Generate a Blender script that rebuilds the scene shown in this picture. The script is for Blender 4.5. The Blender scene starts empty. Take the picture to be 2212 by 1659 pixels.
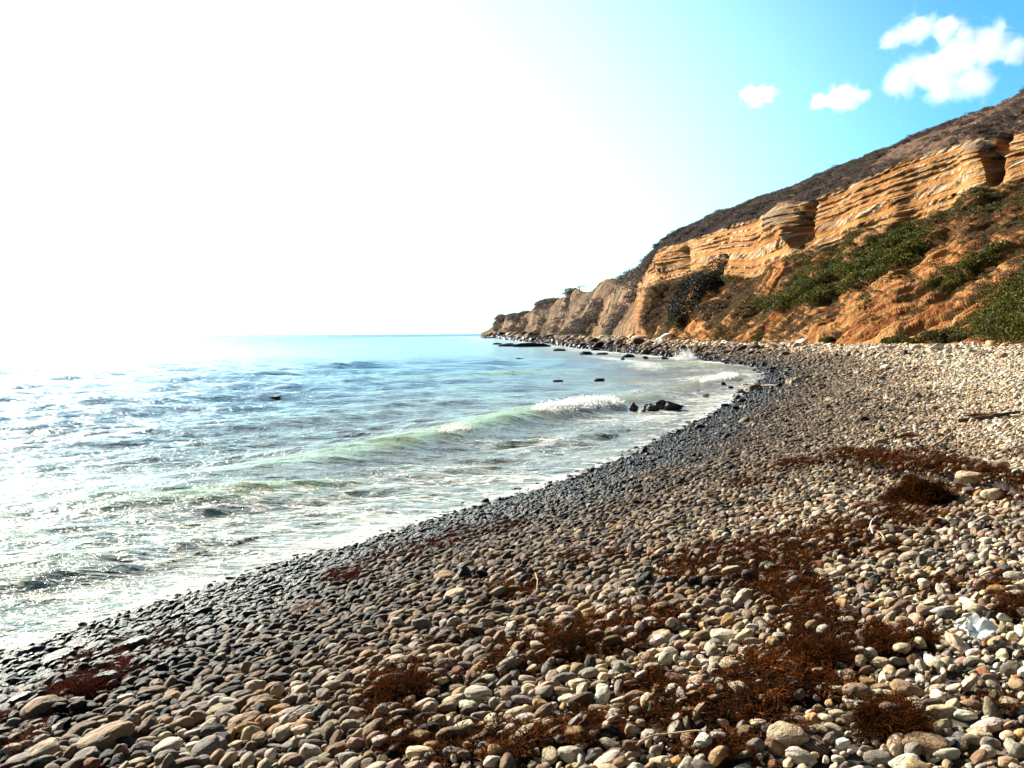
import bpy, math, random
import numpy as np
from mathutils import Vector, Euler, Matrix

# ------------------------------------------------------------------ camera, world, sun, exposure
scene = bpy.context.scene
H = 3.0                                   # eye height above the water
F = 1916.0                                # focal length in units of a 2212-wide picture
CX, HZ = 1106.0, 720.5                    # image centre column, horizon row
PITCH = math.atan((829.5 - HZ) / F)
ROLL = math.radians(-0.28)
cam_d = bpy.data.cameras.new("camera")
cam = bpy.data.objects.new("camera", cam_d)
scene.collection.objects.link(cam)
cam.location = (0, 0, H)
cam.rotation_euler = (Matrix.Rotation(math.pi / 2 - PITCH, 4, 'X') @ Matrix.Rotation(ROLL, 4, 'Z')).to_euler()
cam_d.sensor_width = 36.0
cam_d.lens = 36.0 * F / 2212.0
cam_d.clip_start = 0.05
cam_d.clip_end = 60000
scene.camera = cam

SUN_AZ, SUN_EL = -43.0, 27.0              # degrees; azimuth from the view axis (+Y), negative = left
sa, se = math.radians(SUN_AZ), math.radians(SUN_EL)
SUN_DIR = Vector((math.sin(sa) * math.cos(se), math.cos(sa) * math.cos(se), math.sin(se)))
sun_d = bpy.data.lights.new("sun", 'SUN')
sun_d.energy = 5.0
sun_d.angle = math.radians(0.53)
sun_d.color = (1.0, 0.90, 0.76)
sun = bpy.data.objects.new("sun", sun_d)
sun.rotation_euler = SUN_DIR.to_track_quat('Z', 'Y').to_euler()
sun.location = SUN_DIR * 500
scene.collection.objects.link(sun)

world = bpy.data.worlds.new("World")
scene.world = world
world.use_nodes = True
scene.view_settings.view_transform = 'Standard'
scene.view_settings.look = 'None'
scene.view_settings.gamma = 1.0
scene.view_settings.exposure = 1.4
scene.render.engine = 'CYCLES'
cy = scene.cycles
cy.use_denoising = True
cy.max_bounces = 20
cy.diffuse_bounces = 1
cy.glossy_bounces = 3
cy.transmission_bounces = 4
cy.transparent_max_bounces = 8
cy.volume_bounces = 20
cy.caustics_reflective = False
cy.caustics_refractive = False
cy.sample_clamp_indirect = 4.0


class NT:
    """small helper for writing node trees"""
    def __init__(self, tree):
        self.t = tree
        for n in list(tree.nodes):
            tree.nodes.remove(n)

    def n(self, typ, ins=None, **props):
        nd = self.t.nodes.new(typ)
        for k, v in props.items():
            setattr(nd, k, v)
        if ins:
            for k, v in ins.items():
                s = nd.inputs[k]
                if isinstance(v, bpy.types.NodeSocket):
                    self.t.links.new(v, s)
                else:
                    s.default_value = v
        return nd

    def math(self, op, a, b=None, c=None, clamp=False):
        nd = self.t.nodes.new('ShaderNodeMath')
        nd.operation = op
        nd.use_clamp = clamp
        for i, v in enumerate((a, b, c)):
            if v is None:
                continue
            if isinstance(v, bpy.types.NodeSocket):
                self.t.links.new(v, nd.inputs[i])
            else:
                nd.inputs[i].default_value = v
        return nd.outputs[0]

    def mix(self, f, a, b, blend='MIX'):
        nd = self.t.nodes.new('ShaderNodeMix')
        nd.data_type = 'RGBA'
        nd.blend_type = blend
        nd.clamp_factor = True
        for idx, v in ((0, f), (6, a), (7, b)):
            if isinstance(v, bpy.types.NodeSocket):
                self.t.links.new(v, nd.inputs[idx])
            else:
                if idx != 0 and len(v) == 3:
                    v = (*v, 1.0)
                nd.inputs[idx].default_value = v
        return nd.outputs[2]

    def ramp(self, f, lo, hi, a=0.0, b=1.0, smooth=True):
        nd = self.t.nodes.new('ShaderNodeMapRange')
        nd.interpolation_type = 'SMOOTHSTEP' if smooth else 'LINEAR'
        for k, v in (('Value', f), ('From Min', lo), ('From Max', hi), ('To Min', a), ('To Max', b)):
            if isinstance(v, bpy.types.NodeSocket):
                self.t.links.new(v, nd.inputs[k])
            else:
                nd.inputs[k].default_value = v
        return nd.outputs[0]

    def noise(self, vec, scale, detail=3.0, rough=0.55, dist=0.0, out='Fac'):
        nd = self.n('ShaderNodeTexNoise', {'Vector': vec, 'Scale': scale, 'Detail': detail, 'Roughness': rough, 'Distortion': dist})
        return nd.outputs[out]

    def attr(self, name, typ='GEOMETRY'):
        return self.n('ShaderNodeAttribute', attribute_name=name, attribute_type=typ)


w = NT(world.node_tree)
sky = w.n('ShaderNodeTexSky', sky_type='NISHITA', sun_disc=False, sun_elevation=se, sun_rotation=sa,
          altitude=0.0, air_density=1.0, dust_density=1.2, ozone_density=1.0)
geo = w.n('ShaderNodeTexCoord')
nv = w.n('ShaderNodeVectorMath', {0: geo.outputs['Generated']}, operation='NORMALIZE')
sep = w.n('ShaderNodeSeparateXYZ', {0: nv.outputs[0]})
# broad milky glow of the marine haze on the sun's side of the sky, low over the sea; the sky deepens overhead and inland
gs = w.n('ShaderNodeVectorMath', {0: nv.outputs[0], 1: (1, 1, 2.6)}, operation='MULTIPLY')
gn = w.n('ShaderNodeVectorMath', {0: gs.outputs[0]}, operation='NORMALIZE')
gd = Vector((math.sin(math.radians(-42)) * math.cos(math.radians(8)), math.cos(math.radians(-42)) * math.cos(math.radians(8)), math.sin(math.radians(8))))
dt = w.n('ShaderNodeVectorMath', {0: gn.outputs[0], 1: tuple(gd)}, operation='DOT_PRODUCT').outputs['Value']
glow = w.math('ADD', w.math('MULTIPLY', w.ramp(dt, 0.34, 0.74), 0.30), w.math('MULTIPLY', w.ramp(dt, 0.70, 0.98), 0.14))
hi = w.math('MULTIPLY', w.ramp(sep.outputs[2], 0.42, 0.75, 1.0, 0.18), w.ramp(sep.outputs[1], -0.2, 0.6, 0.22, 1.0))
tint = w.mix(1.0, sky.outputs[0], (0.50, 1.32, 1.58), 'MULTIPLY')
bg1 = w.n('ShaderNodeBackground', {'Color': tint, 'Strength': w.math('MULTIPLY', hi, 0.056)})
bg2 = w.n('ShaderNodeBackground', {'Color': (1.0, 1.0, 0.98, 1.0), 'Strength': glow})
add = w.n('ShaderNodeAddShader', {0: bg1.outputs[0], 1: bg2.outputs[0]})
w.n('ShaderNodeOutputWorld', {'Surface': add.outputs[0]})

rng = np.random.default_rng(7)
random.seed(7)

# ------------------------------------------------------------------ numpy noise
def _hash(i, j, k, seed):
    h = (i.astype(np.int64) * 374761393 + j.astype(np.int64) * 668265263 + k.astype(np.int64) * 2147483647 + seed * 1274126177) & 0xFFFFFFFF
    h = ((h ^ (h >> 13)) * 1274126177) & 0xFFFFFFFF
    h = ((h ^ (h >> 16)) * 2246822519) & 0xFFFFFFFF
    return ((h ^ (h >> 15)) & 0xFFFFFF) / float(0xFFFFFF)


def vnoise2(x, y, seed=0):
    x = np.asarray(x, float); y = np.asarray(y, float)
    i = np.floor(x); j = np.floor(y)
    fx = x - i; fy = y - j
    fx = fx * fx * fx * (fx * (fx * 6 - 15) + 10); fy = fy * fy * fy * (fy * (fy * 6 - 15) + 10)
    z = np.zeros_like(i)
    a = _hash(i, j, z, seed); b = _hash(i + 1, j, z, seed); c = _hash(i, j + 1, z, seed); d = _hash(i + 1, j + 1, z, seed)
    return (a + (b - a) * fx) * (1 - fy) + (c + (d - c) * fx) * fy


def fbm2(x, y, octv=4, seed=0, gain=0.5):
    s = 0; a = 1.0; t = 0
    for o in range(octv):
        s = s + a * (vnoise2(x * 2 ** o + 17.3 * o, y * 2 ** o - 9.1 * o, seed + o) - 0.5)
        t += a; a *= gain
    return s / t * 2            # about -1..1


def vnoise3(x, y, z, seed=0):
    i = np.floor(x); j = np.floor(y); k = np.floor(z)
    fx = x - i; fy = y - j; fz = z - k
    fx = fx * fx * (3 - 2 * fx); fy = fy * fy * (3 - 2 * fy); fz = fz * fz * (3 - 2 * fz)
    def L(kk):
        a = _hash(i, j, kk, seed); b = _hash(i + 1, j, kk, seed); c = _hash(i, j + 1, kk, seed); d = _hash(i + 1, j + 1, kk, seed)
        return (a + (b - a) * fx) * (1 - fy) + (c + (d - c) * fx) * fy
    return L(k) * (1 - fz) + L(k + 1) * fz


def fbm3(x, y, z, octv=4, seed=0, gain=0.5):
    s = 0; a = 1.0; t = 0
    for o in range(octv):
        s = s + a * (vnoise3(x * 2 ** o + 3.7 * o, y * 2 ** o - 5.1 * o, z * 2 ** o + 1.9 * o, seed + o) - 0.5)
        t += a; a *= gain
    return s / t * 2


def sstep(a, b, x):
    t = np.clip((x - a) / (b - a), 0, 1)
    return t * t * (3 - 2 * t)


# ------------------------------------------------------------------ plan of the bay
def chaikin(p, n=3):
    p = np.array(p, float)
    for _ in range(n):
        q = [p[0]]
        for a, b in zip(p[:-1], p[1:]):
            q += [a * .75 + b * .25, a * .25 + b * .75]
        q.append(p[-1]); p = np.array(q)
    return p


SHORE = chaikin([(-40, -60), (-17, -12), (-10.5, -1), (-7.2, 4.4), (-4.7, 8.1), (-3.96, 9.4), (-2.9, 11.3), (-2.1, 12.5), (-0.8, 14.7),
                 (1.35, 18), (3.6, 23), (8, 33.8), (11, 41), (14.6, 52), (18.4, 62), (20.6, 72), (21.8, 88), (21.3, 104), (18.3, 128), (14.9, 164), (10, 261), (-17, 700), (-34, 720), (-10, 900), (80, 1400)])
TOE = chaikin([(260, -30), (120, 18), (66, 46), (50, 60), (40.4, 70), (35, 85), (31, 100), (27.5, 130), (24.2, 165), (20.5, 220), (13.2, 330), (-14.5, 700), (-10, 760), (30, 900), (120, 1400)])


def poly_dist(P, x, y, step=200000):
    """signed distance (positive on the right-hand side of the line) and arc position"""
    x = np.ravel(np.asarray(x, float)); y = np.ravel(np.asarray(y, float))
    A = P[:-1]; B = P[1:]; D = B - A; L2 = (D ** 2).sum(1); L = np.sqrt(L2); S = np.concatenate([[0], np.cumsum(L)])[:-1]
    best = np.full(x.shape, 1e18); sd = np.zeros(x.shape); ss = np.zeros(x.shape)
    for k in range(len(A)):
        px = x - A[k, 0]; py = y - A[k, 1]
        t = np.clip((px * D[k, 0] + py * D[k, 1]) / L2[k], 0, 1)
        qx = px - t * D[k, 0]; qy = py - t * D[k, 1]
        d2 = qx * qx + qy * qy
        m = d2 < best
        cr = D[k, 0] * py - D[k, 1] * px
        best = np.where(m, d2, best)
        sd = np.where(m, -np.sign(cr), sd)
        ss = np.where(m, S[k] + t * L[k], ss)
    return np.sqrt(best) * sd, ss


def shore_d(x, y):
    d, s = poly_dist(SHORE, x, y)
    return d.reshape(np.shape(x)), s.reshape(np.shape(x))


def toe_d(x, y):
    d, s = poly_dist(TOE, x, y)
    return d.reshape(np.shape(x)), s.reshape(np.shape(x))


def pix_ray(u, v):
    return (u - CX) / F, -(v - HZ) / F          # x slope, z slope per unit of Y (small pitch: rows as measured from the horizon)


_R = cam.rotation_euler.to_matrix()


def ray(u, v):
    d = _R @ Vector(((u - CX) / F, -(v - 829.5) / F, -1.0))
    return d / d.y                                  # scaled so that y = 1


def ground_raw(x, y):
    d, s = shore_d(x, y)
    z = np.where(d > 0, 1.9 * np.tanh(d / 10.5), 0.17 * d)
    z = np.maximum(z, -3.0 - 0.0 * z)
    und = fbm2(np.asarray(x) / 3.1, np.asarray(y) / 3.1, 3, 11) * 0.07 + fbm2(np.asarray(x) / 0.9, np.asarray(y) / 0.9, 2, 15) * 0.022
    z = z + und * sstep(-1, 2.5, d)
    # low storm ridge of stones under the cliff foot, higher on the right
    td, _ = toe_d(x, y)
    z = z + 0.30 * np.exp(-((d - 12.5) / 2.2) ** 2) * sstep(6, 2, np.asarray(y) * 0 + np.abs(np.asarray(x) - 12) / 3)
    return z, d, td


# wrack (seaweed) patches, laid out in the plan from where they lie in the picture
WEED_PX = [(1992, 1035, 62, 52, 2.6), (1935, 1120, 70, 26, 1.2), (1830, 1160, 110, 24, 1.0), (1700, 1185, 110, 22, .9), (1600, 1215, 110, 28, 1.0), (1490, 1240, 70, 18, .9),
           (1700, 1270, 80, 30, 1.1), (1745, 1330, 75, 40, 1.3), (1770, 1400, 75, 45, 1.3), (1720, 1465, 95, 34, 1.2), (1600, 1480, 70, 30, .9), (1250, 1385, 110, 36, 1.1), (1380, 1350, 120, 26, .9),
           (1300, 1410, 80, 20, .8), (1140, 1430, 80, 22, .9), (1480, 1550, 110, 36, 1.1), (1620, 1545, 90, 34, 1.0), (1690, 1600, 60, 24, .9), (870, 1495, 80, 40, 1.2), (850, 1560, 50, 22, .9),
           (1080, 1620, 120, 26, 1.0), (1250, 1590, 80, 20, .8), (1560, 1640, 90, 22, .9), (1925, 1572, 58, 30, 1.5), (1905, 1395, 44, 26, 1.3), (2200, 1310, 40, 40, 1.2), (2160, 1540, 40, 20, .8),
           (2000, 1270, 60, 12, .7), (190, 1480, 70, 22, 1.2), (270, 1410, 80, 14, .9), (60, 1560, 60, 12, .9), (340, 1390, 40, 10, .8), (40, 1620, 50, 14, .9), (755, 1247, 44, 12, 1.1), (900, 1195, 90, 14, .9),
           (1040, 1150, 90, 10, .8), (1120, 1280, 60, 12, .8), (1000, 1385, 50, 12, .7), (1720, 1010, 90, 8, .9), (1900, 985, 60, 8, .9), (2130, 905, 60, 8, .8), (1600, 1050, 80, 7, .8), (2025, 990, 24, 12, 1.1), (1300, 1210, 80, 9, .6),
           (1960, 950, 50, 5, .8), (880, 1600, 60, 20, .8), (1990, 1390, 40, 12, .7), (1400, 1490, 70, 14, .8)]


def ray_ground(u, v, f=None):
    """where the ray through the picture point meets the beach"""
    r = ray(u, v)
    Y = np.concatenate([np.linspace(1.5, 30, 600), np.linspace(30.1, 400, 1500)])
    X = r.x * Y; Z = H + r.z * Y
    g = (f or (lambda a, b: ground_raw(a, b)[0]))(X, Y)
    k = np.where(Z <= g)[0]
    if len(k) == 0:
        k = len(Y) - 1
    else:
        k = k[0]
    return float(X[k]), float(Y[k]), float(g[k])


WEED = []
for (u, v, ru, rv, hgt) in WEED_PX:
    x, y, z = ray_ground(u, v)
    x2, y2, _ = ray_ground(u + ru, v)
    _, y3, _ = ray_ground(u, v - rv)
    WEED.append((x, y, max(abs(x2 - x), .06), max((y3 - y), .08), hgt))


def weed_mask(x, y):
    x = np.asarray(x, float); y = np.asarray(y, float)
    m = np.zeros(x.shape); hh = np.zeros(x.shape)
    wob = fbm2(x * 2.4, y * 2.4, 5, 31, .7) * 1.9
    for (cx_, cy_, rx, ry, h) in WEED:
        q = ((x - cx_) / rx) ** 2 + ((y - cy_) / ry) ** 2
        sel = q < 5
        if not sel.any():
            continue
        val = np.where(sel, sstep(2.3, 0.5, q + wob * 0.8), 0)
        m = np.maximum(m, val * min(1, .5 + h / 2)); hh = np.maximum(hh, val * h * 0.06)
    return m, hh


def ground(x, y):
    z, d, td = ground_raw(x, y)
    m, hh = weed_mask(x, y)
    return z + np.where(hh > 0.1, hh * 1.3, hh * 0.75)


# ------------------------------------------------------------------ mesh helpers
def make_obj(name, verts, faces, mat=None, smooth=True, parent=None, loc=None, link=True):
    me = bpy.data.meshes.new(name)
    verts = np.asarray(verts, np.float32); faces = np.asarray(faces, np.int32)
    n = faces.shape[1]
    me.vertices.add(len(verts)); me.vertices.foreach_set('co', verts.ravel())
    me.loops.add(faces.size); me.loops.foreach_set('vertex_index', faces.ravel())
    me.polygons.add(len(faces)); me.polygons.foreach_set('loop_start', np.arange(0, faces.size, n, dtype=np.int32))
    me.polygons.foreach_set('use_smooth', np.full(len(faces), smooth))
    me.update(calc_edges=True)
    if mat:
        me.materials.append(mat)
    o = bpy.data.objects.new(name, me)
    if loc is not None:
        o.location = loc
    if parent:
        o.parent = parent
    if link:
        scene.collection.objects.link(o)
    return o


def grid_faces(nr, nc, flip=False):
    i = np.arange(nr - 1)[:, None] * nc + np.arange(nc - 1)[None, :]
    f = np.stack([i, i + 1, i + nc + 1, i + nc], -1).reshape(-1, 4)
    return f[:, ::-1] if flip else f


def set_attr(o, name, data, typ='FLOAT'):
    a = o.data.attributes.new(name, typ, 'POINT')
    a.data.foreach_set('vector' if typ == 'FLOAT_VECTOR' else 'value', np.asarray(data, np.float32).ravel())


def tag(o, label=None, cat=None, group=None, kind=None):
    if label: o['label'] = label
    if cat: o['category'] = cat
    if group: o['group'] = group
    if kind: o['kind'] = kind
    return o


def new_mat(name):
    m = bpy.data.materials.new(name)
    m.use_nodes = True
    return m, NT(m.node_tree)


# ------------------------------------------------------------------ materials
def stone_material():
    m, t = new_mat("beach_stone")
    tc = t.n('ShaderNodeTexCoord')
    col = t.attr('col', 'INSTANCER')
    wet = t.attr('wet', 'INSTANCER').outputs['Fac']
    rn = t.attr('rnd', 'INSTANCER').outputs['Fac']
    off = t.n('ShaderNodeCombineXYZ', {0: t.math('MULTIPLY', rn, 37.0), 1: t.math('MULTIPLY', rn, -19.0), 2: rn})
    p = t.n('ShaderNodeVectorMath', {0: tc.outputs['Object'], 1: off.outputs[0]}, operation='ADD').outputs[0]
    n1 = t.noise(p, 1.6, 4, .6)
    n2 = t.noise(p, 9.0, 3, .6)
    c = t.mix(t.ramp(n1, .3, .7, 0, .75), col.outputs['Color'], t.mix(1.0, col.outputs['Color'], (.62, .56, .50), 'MULTIPLY'))
    c = t.mix(t.ramp(n2, .56, .72, 0, .5), c, t.mix(1.0, c, (.45, .42, .40), 'MULTIPLY'))
    # thin pale bands in a few of the stones
    wv = t.n('ShaderNodeTexWave', {'Vector': p, 'Scale': 1.1, 'Distortion': 3.0, 'Detail': 2.0}, wave_type='BANDS', bands_direction='DIAGONAL')
    band = t.math('MULTIPLY', t.ramp(wv.outputs['Fac'], .90, .97), t.ramp(rn, .94, .95))
    c = t.mix(t.math('MULTIPLY', band, .6), c, (.50, .45, .38))
    rough = t.ramp(wet, 0, 1, .72, .34)
    vo = t.n('ShaderNodeTexVoronoi', {'Vector': p, 'Scale': 7.0})
    pit = t.math('MULTIPLY', t.ramp(vo.outputs['Distance'], .22, .05), t.math('MULTIPLY', t.ramp(rn, .55, .6), t.ramp(n1, .45, .6)))
    c = t.mix(t.math('MULTIPLY', pit, .6), c, (.05, .04, .03))
    hgt = t.math('SUBTRACT', t.math('ADD', n1, t.math('MULTIPLY', n2, .35)), t.math('MULTIPLY', pit, .6))
    b = t.n('ShaderNodeBump', {'Height': hgt, 'Strength': .45, 'Distance': .12})
    bs = t.n('ShaderNodeBsdfPrincipled', {'Base Color': c, 'Roughness': rough, 'Normal': b.outputs[0], 'Specular IOR Level': t.ramp(wet, 0, 1, .24, .20)})
    t.n('ShaderNodeOutputMaterial', {'Surface': bs.outputs[0]})
    return m


def rock_material(name, dark, light, scale=2.0, rough=.8):
    m, t = new_mat(name)
    tc = t.n('ShaderNodeTexCoord')
    p = tc.outputs['Object']
    n1 = t.noise(p, scale, 5, .62)
    n2 = t.noise(p, scale * 5, 4, .6)
    c = t.mix(t.ramp(n1, .35, .68), dark, light)
    c = t.mix(t.ramp(n2, .5, .75, 0, .6), c, t.mix(1.0, c, (.45, .43, .42), 'MULTIPLY'))
    b = t.n('ShaderNodeBump', {'Height': t.math('ADD', n1, t.math('MULTIPLY', n2, .4)), 'Strength': .7, 'Distance': .12})
    bs = t.n('ShaderNodeBsdfPrincipled', {'Base Color': c, 'Roughness': rough, 'Normal': b.outputs[0], 'Specular IOR Level': .4})
    t.n('ShaderNodeOutputMaterial', {'Surface': bs.outputs[0]})
    return m


def strand_material(name, a, b, rough=.6, spec=.4, transl=.25):
    m, t = new_mat(name)
    g = t.n('ShaderNodeNewGeometry')
    oi = t.attr('rnd', 'INSTANCER').outputs['Fac']
    n1 = t.noise(g.outputs['Position'], 3.0, 3)
    f = t.math('ADD', t.math('MULTIPLY', g.outputs['Random Per Island'], .7), t.math('MULTIPLY', t.math('ADD', n1, t.math('MULTIPLY', oi, .4)), .5))
    c = t.mix(t.ramp(f, .52, 1.25), a, b)
    bs = t.n('ShaderNodeBsdfPrincipled', {'Base Color': c, 'Roughness': rough, 'Specular IOR Level': spec})
    tr = t.n('ShaderNodeBsdfTranslucent', {'Color': c})
    ms = t.n('ShaderNodeMixShader', {0: transl, 1: bs.outputs[0], 2: tr.outputs[0]})
    t.n('ShaderNodeOutputMaterial', {'Surface': ms.outputs[0]})
    return m


MAT_STONE = stone_material()
MAT_SEAROCK = rock_material("wet_reef_rock", (.008, .009, .010), (.035, .033, .030), 2.0, .45)
MAT_BOULDER = rock_material("pale_boulder", (.34, .25, .15), (.60, .50, .34), 1.5)
MAT_BROWNROCK = rock_material("brown_boulder", (.14, .07, .04), (.32, .19, .11), 1.8)
MAT_WHITEROCK = rock_material("white_boulder", (.50, .45, .36), (.78, .74, .65), 1.5)
MAT_WEED = strand_material("dried_seaweed", (.012, .0045, .0015), (.33, .095, .016), .9, .05, .25)
MAT_WEED_RED = strand_material("red_seaweed", (.03, .005, .002), (.26, .040, .012), .85, .05, .25)
MAT_WEED_ORANGE = strand_material("orange_seaweed", (.25, .08, .02), (.55, .22, .05), .5, .4, .3)

# ------------------------------------------------------------------ beach sheet (the bed the stones lie on)
def polar_xy(a0, a1, na, r):
    ang = np.radians(np.linspace(a0, a1, na))
    R, A = np.meshgrid(r, ang, indexing='ij')
    return R * np.sin(A), R * np.cos(A)


rr = np.concatenate([np.linspace(.2, 1.4, 6), np.geomspace(1.6, 900, 420)])
bx, by = polar_xy(-80, 100, 620, rr)
bz = ground(bx, by) - 0.03 - 0.012 * np.clip(np.hypot(bx, by) / 60, 0, 4)
bd, _ = shore_d(bx, by)
bm, t = new_mat("shingle_bed")
g = t.n('ShaderNodeNewGeometry')
pos = g.outputs['Position']
shd = t.attr('shore').outputs['Fac']
wd = t.attr('weed').outputs['Fac']
vor = t.n('ShaderNodeTexVoronoi', {'Vector': pos, 'Scale': 9.0, 'Randomness': 1.0})
vcol = t.n('ShaderNodeSeparateColor', {0: vor.outputs['Color']})
n1 = t.noise(pos, 1.2, 4)
cdry = t.mix(vcol.outputs[0], (.025, .017, .010), (.12, .09, .055))  # bed colour kept near black to stand in for shade between the stones
cwet = t.mix(vcol.outputs[0], (.015, .014, .016), (.06, .055, .055))
c = t.mix(t.ramp(t.math('ADD', shd, t.math('MULTIPLY', n1, 1.5)), 1.5, 5.0), cwet, cdry)
c = t.mix(t.ramp(vor.outputs['Distance'], .35, .75), c, (.015, .01, .008))  # pebble gaps blackened, their deep shade put into the colour
c = t.mix(t.math('MULTIPLY', wd, 1.0, clamp=True), c, (.022, .008, .005))
b = t.n('ShaderNodeBump', {'Height': t.math('SUBTRACT', 1.0, vor.outputs['Distance']), 'Strength': 1.0, 'Distance': .05})
bs = t.n('ShaderNodeBsdfPrincipled', {'Base Color': c, 'Roughness': .85, 'Normal': b.outputs[0]})
t.n('ShaderNodeOutputMaterial', {'Surface': bs.outputs[0]})
beach = make_obj("beach", np.stack([bx, by, bz], -1).reshape(-1, 3), grid_faces(*bx.shape), bm)
set_attr(beach, 'shore', bd)
set_attr(beach, 'weed', weed_mask(bx, by)[0])
tag(beach, kind='structure')

# ------------------------------------------------------------------ cliff and headland
# per picture column: rows of toe, band foot, band head, ridge and the plan distance (Y) of each
CL = [  # u,   Yt,   v1,  Y1,  v2,  Y2,  v3,  Y3
    (1040, 740, 724, 760, 722, 775, 721.5, 790),
    (1062, 700, 718, 722, 712, 735, 709, 745),
    (1082, 620, 712, 640, 694, 650, 689, 660),
    (1104, 560, 708, 580, 690, 592, 682, 604),
    (1130, 500, 706, 522, 690, 535, 683, 548),
    (1165, 430, 700, 455, 672, 470, 662, 486),
    (1205, 372, 694, 400, 662, 415, 649, 430),
    (1240, 325, 686, 352, 644, 372, 632, 384),
    (1268, 300, 676, 330, 642, 350, 632, 362),
    (1330, 245, 664, 282, 620, 300, 608, 318),
    (1380, 205, 648, 245, 606, 262, 598, 280),
    (1392, 182, 640, 210, 604, 222, 592, 236),
    (1400, 172, 625, 196, 580, 202, 566, 208),
    (1432, 158, 618, 184, 545, 192, 529, 206),
    (1500, 137, 600, 168, 520, 178, 488, 200),
    (1560, 125, 596, 154, 500, 166, 458, 196),
    (1620, 115, 604, 142, 482, 156, 436, 188),
    (1700, 104, 575, 134, 456, 148, 405, 180),
    (1770, 96, 542, 130, 437, 142, 379, 174),
    (1850, 90, 515, 125, 402, 137, 350, 164),
    (1950, 84, 488, 120, 362, 132, 308, 156),
    (2050, 79, 455, 115, 330, 127, 265, 150),
    (2130, 75, 425, 111, 318, 123, 236, 146),
    (2212, 71, 392, 107, 300, 119, 198, 142),
    (2330, 66, 350, 101, 260, 112, 150, 136),
    (2500, 60, 300, 93, 200, 104, 80, 126),
    (2800, 51, 200, 80, 100, 90, -40, 108),
    (3300, 41, 60, 64, -80, 74, -260, 90),
]
CL = np.array(CL, float)
ug = np.unique(np.concatenate([np.linspace(1040, 1400, 240), np.linspace(1400, 2260, 820), np.linspace(2260, 3300, 180)]))
nk = len(ug)
def ci(col, uu=None):
    uu = ug if uu is None else uu
    return np.interp(uu, CL[:, 0], CL[:, col])
Yt, v1, Y1, v2, Y2, v3, Y3 = [ci(k) for k in range(1, 8)]
# smooth a little so the columns do not facet
def sm(a, w_=9):
    k = np.ones(w_) / w_
    return np.convolve(np.pad(a, w_ // 2, mode='edge'), k, 'valid')
Yt = sm(Yt); Y1 = sm(Y1); v1 = sm(v1, 15); Y2 = sm(Y2); Y3 = sm(Y3); v2 = sm(v2, 5); v3 = sm(v3, 3) + 8 * sstep(1432, 1600, ug) + 12 * sstep(1900, 2212, ug) + (fbm2(ug / 9., ug * 0, 4, 19, .6) * 2.5) * sstep(1400, 1385, ug) * sstep(1050, 1075, ug)
# the scalloped foot of the exposed band
v1s = v1.copy()
v1 = v1 + 10 * np.sin(ug / 31.) * sstep(1420, 1500, ug) + 7 * np.sin(ug / 13. + 1)* sstep(1420, 1500, ug)
def zof(v, Y):
    return H + (HZ + (ug - 1057) * 0.0049 * 1.0 - v) / F * Y
NT_ = [150, 190, 150, 60]                       # samples: talus, band, upper slope, back
xs = (ug - CX) / F
zt = ground(xs * Yt, Yt) - .35
kn_Y = np.stack([Yt, Y1, Y2, Y3, Y3 * 1.6], 0)
z1, z2, z3 = zof(v1, Y1), zof(v2, Y2), zof(v3, Y3)
kn_Z = np.stack([zt, z1, z2, z3, z3 * .92], 0)
Ys, Zs, Ts = [], [], []
for k, n in enumerate(NT_):
    tt = np.linspace(0, 1, n, endpoint=False)[:, None]
    yy = kn_Y[k] * (1 - tt) + kn_Y[k + 1] * tt
    if k == 0:
        zz = kn_Z[0] + (kn_Z[1] - kn_Z[0]) * (tt ** 1.12)
    elif k == 2:
        zz = kn_Z[2] + (kn_Z[3] - kn_Z[2]) * (1 - (1 - tt) ** 1.25)
    elif k == 3:
        zz = kn_Z[3] + (kn_Z[4] - kn_Z[3]) * tt
    else:
        zz = kn_Z[1] + (kn_Z[2] - kn_Z[1]) * tt
    Ys.append(yy); Zs.append(zz); Ts.append(np.repeat(tt + k, nk, 1))
CY = np.concatenate(Ys); CZ = np.concatenate(Zs); CT = np.concatenate(Ts)
CXX = CY * xs[None, :]
# normals of the undisplaced sheet
P = np.stack([CXX, CY, CZ], -1)
def grid_normals(P):
    du = np.gradient(P, axis=1); dv = np.gradient(P, axis=0)
    n = np.cross(du, dv)
    n /= np.linalg.norm(n, axis=-1, keepdims=True) + 1e-9
    return n
N = grid_normals(P)
N = np.where((N[..., 2:3] < 0), -N, N)
td, ts = toe_d(CXX, CY)
U2 = np.repeat(ug[None, :], CY.shape[0], 0)
band = sstep(.90, 1.02, CT) * (1 - sstep(1.97, 2.06, CT))
talus = 1 - sstep(.9, 1.02, CT)
upper = sstep(1.96, 2.06, CT)
back = sstep(3.0, 3.1, CT)
dsc = np.clip(CY / 120, .6, 3.2)               # detail size grows along the far headland
s_ = ts / dsc
disp = np.zeros_like(CZ)
# gullies and rills running down the fall line
wig = fbm2(td / 14, s_ / 14, 3, 3) * 3
rill = fbm2((s_ + wig) / 7.5, td / 45, 4, 5) * 1.5 + (np.abs(fbm2((s_ + wig * .6) / 2.4, td / 22, 3, 8)) - .3) * .55
disp += rill * talus * sstep(0, .15, CT) * 1.15 * np.sqrt(dsc)
disp += (np.abs(fbm2((s_ + wig) / 9, td / 60, 4, 55)) - .3) * upper * (1 - back) * 1.6
disp += fbm3(CXX / 5, CY / 5, CZ / 4, 6, 21, .66) * (.95 * talus + .36 * band + .9 * upper) * np.sqrt(dsc)
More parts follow.
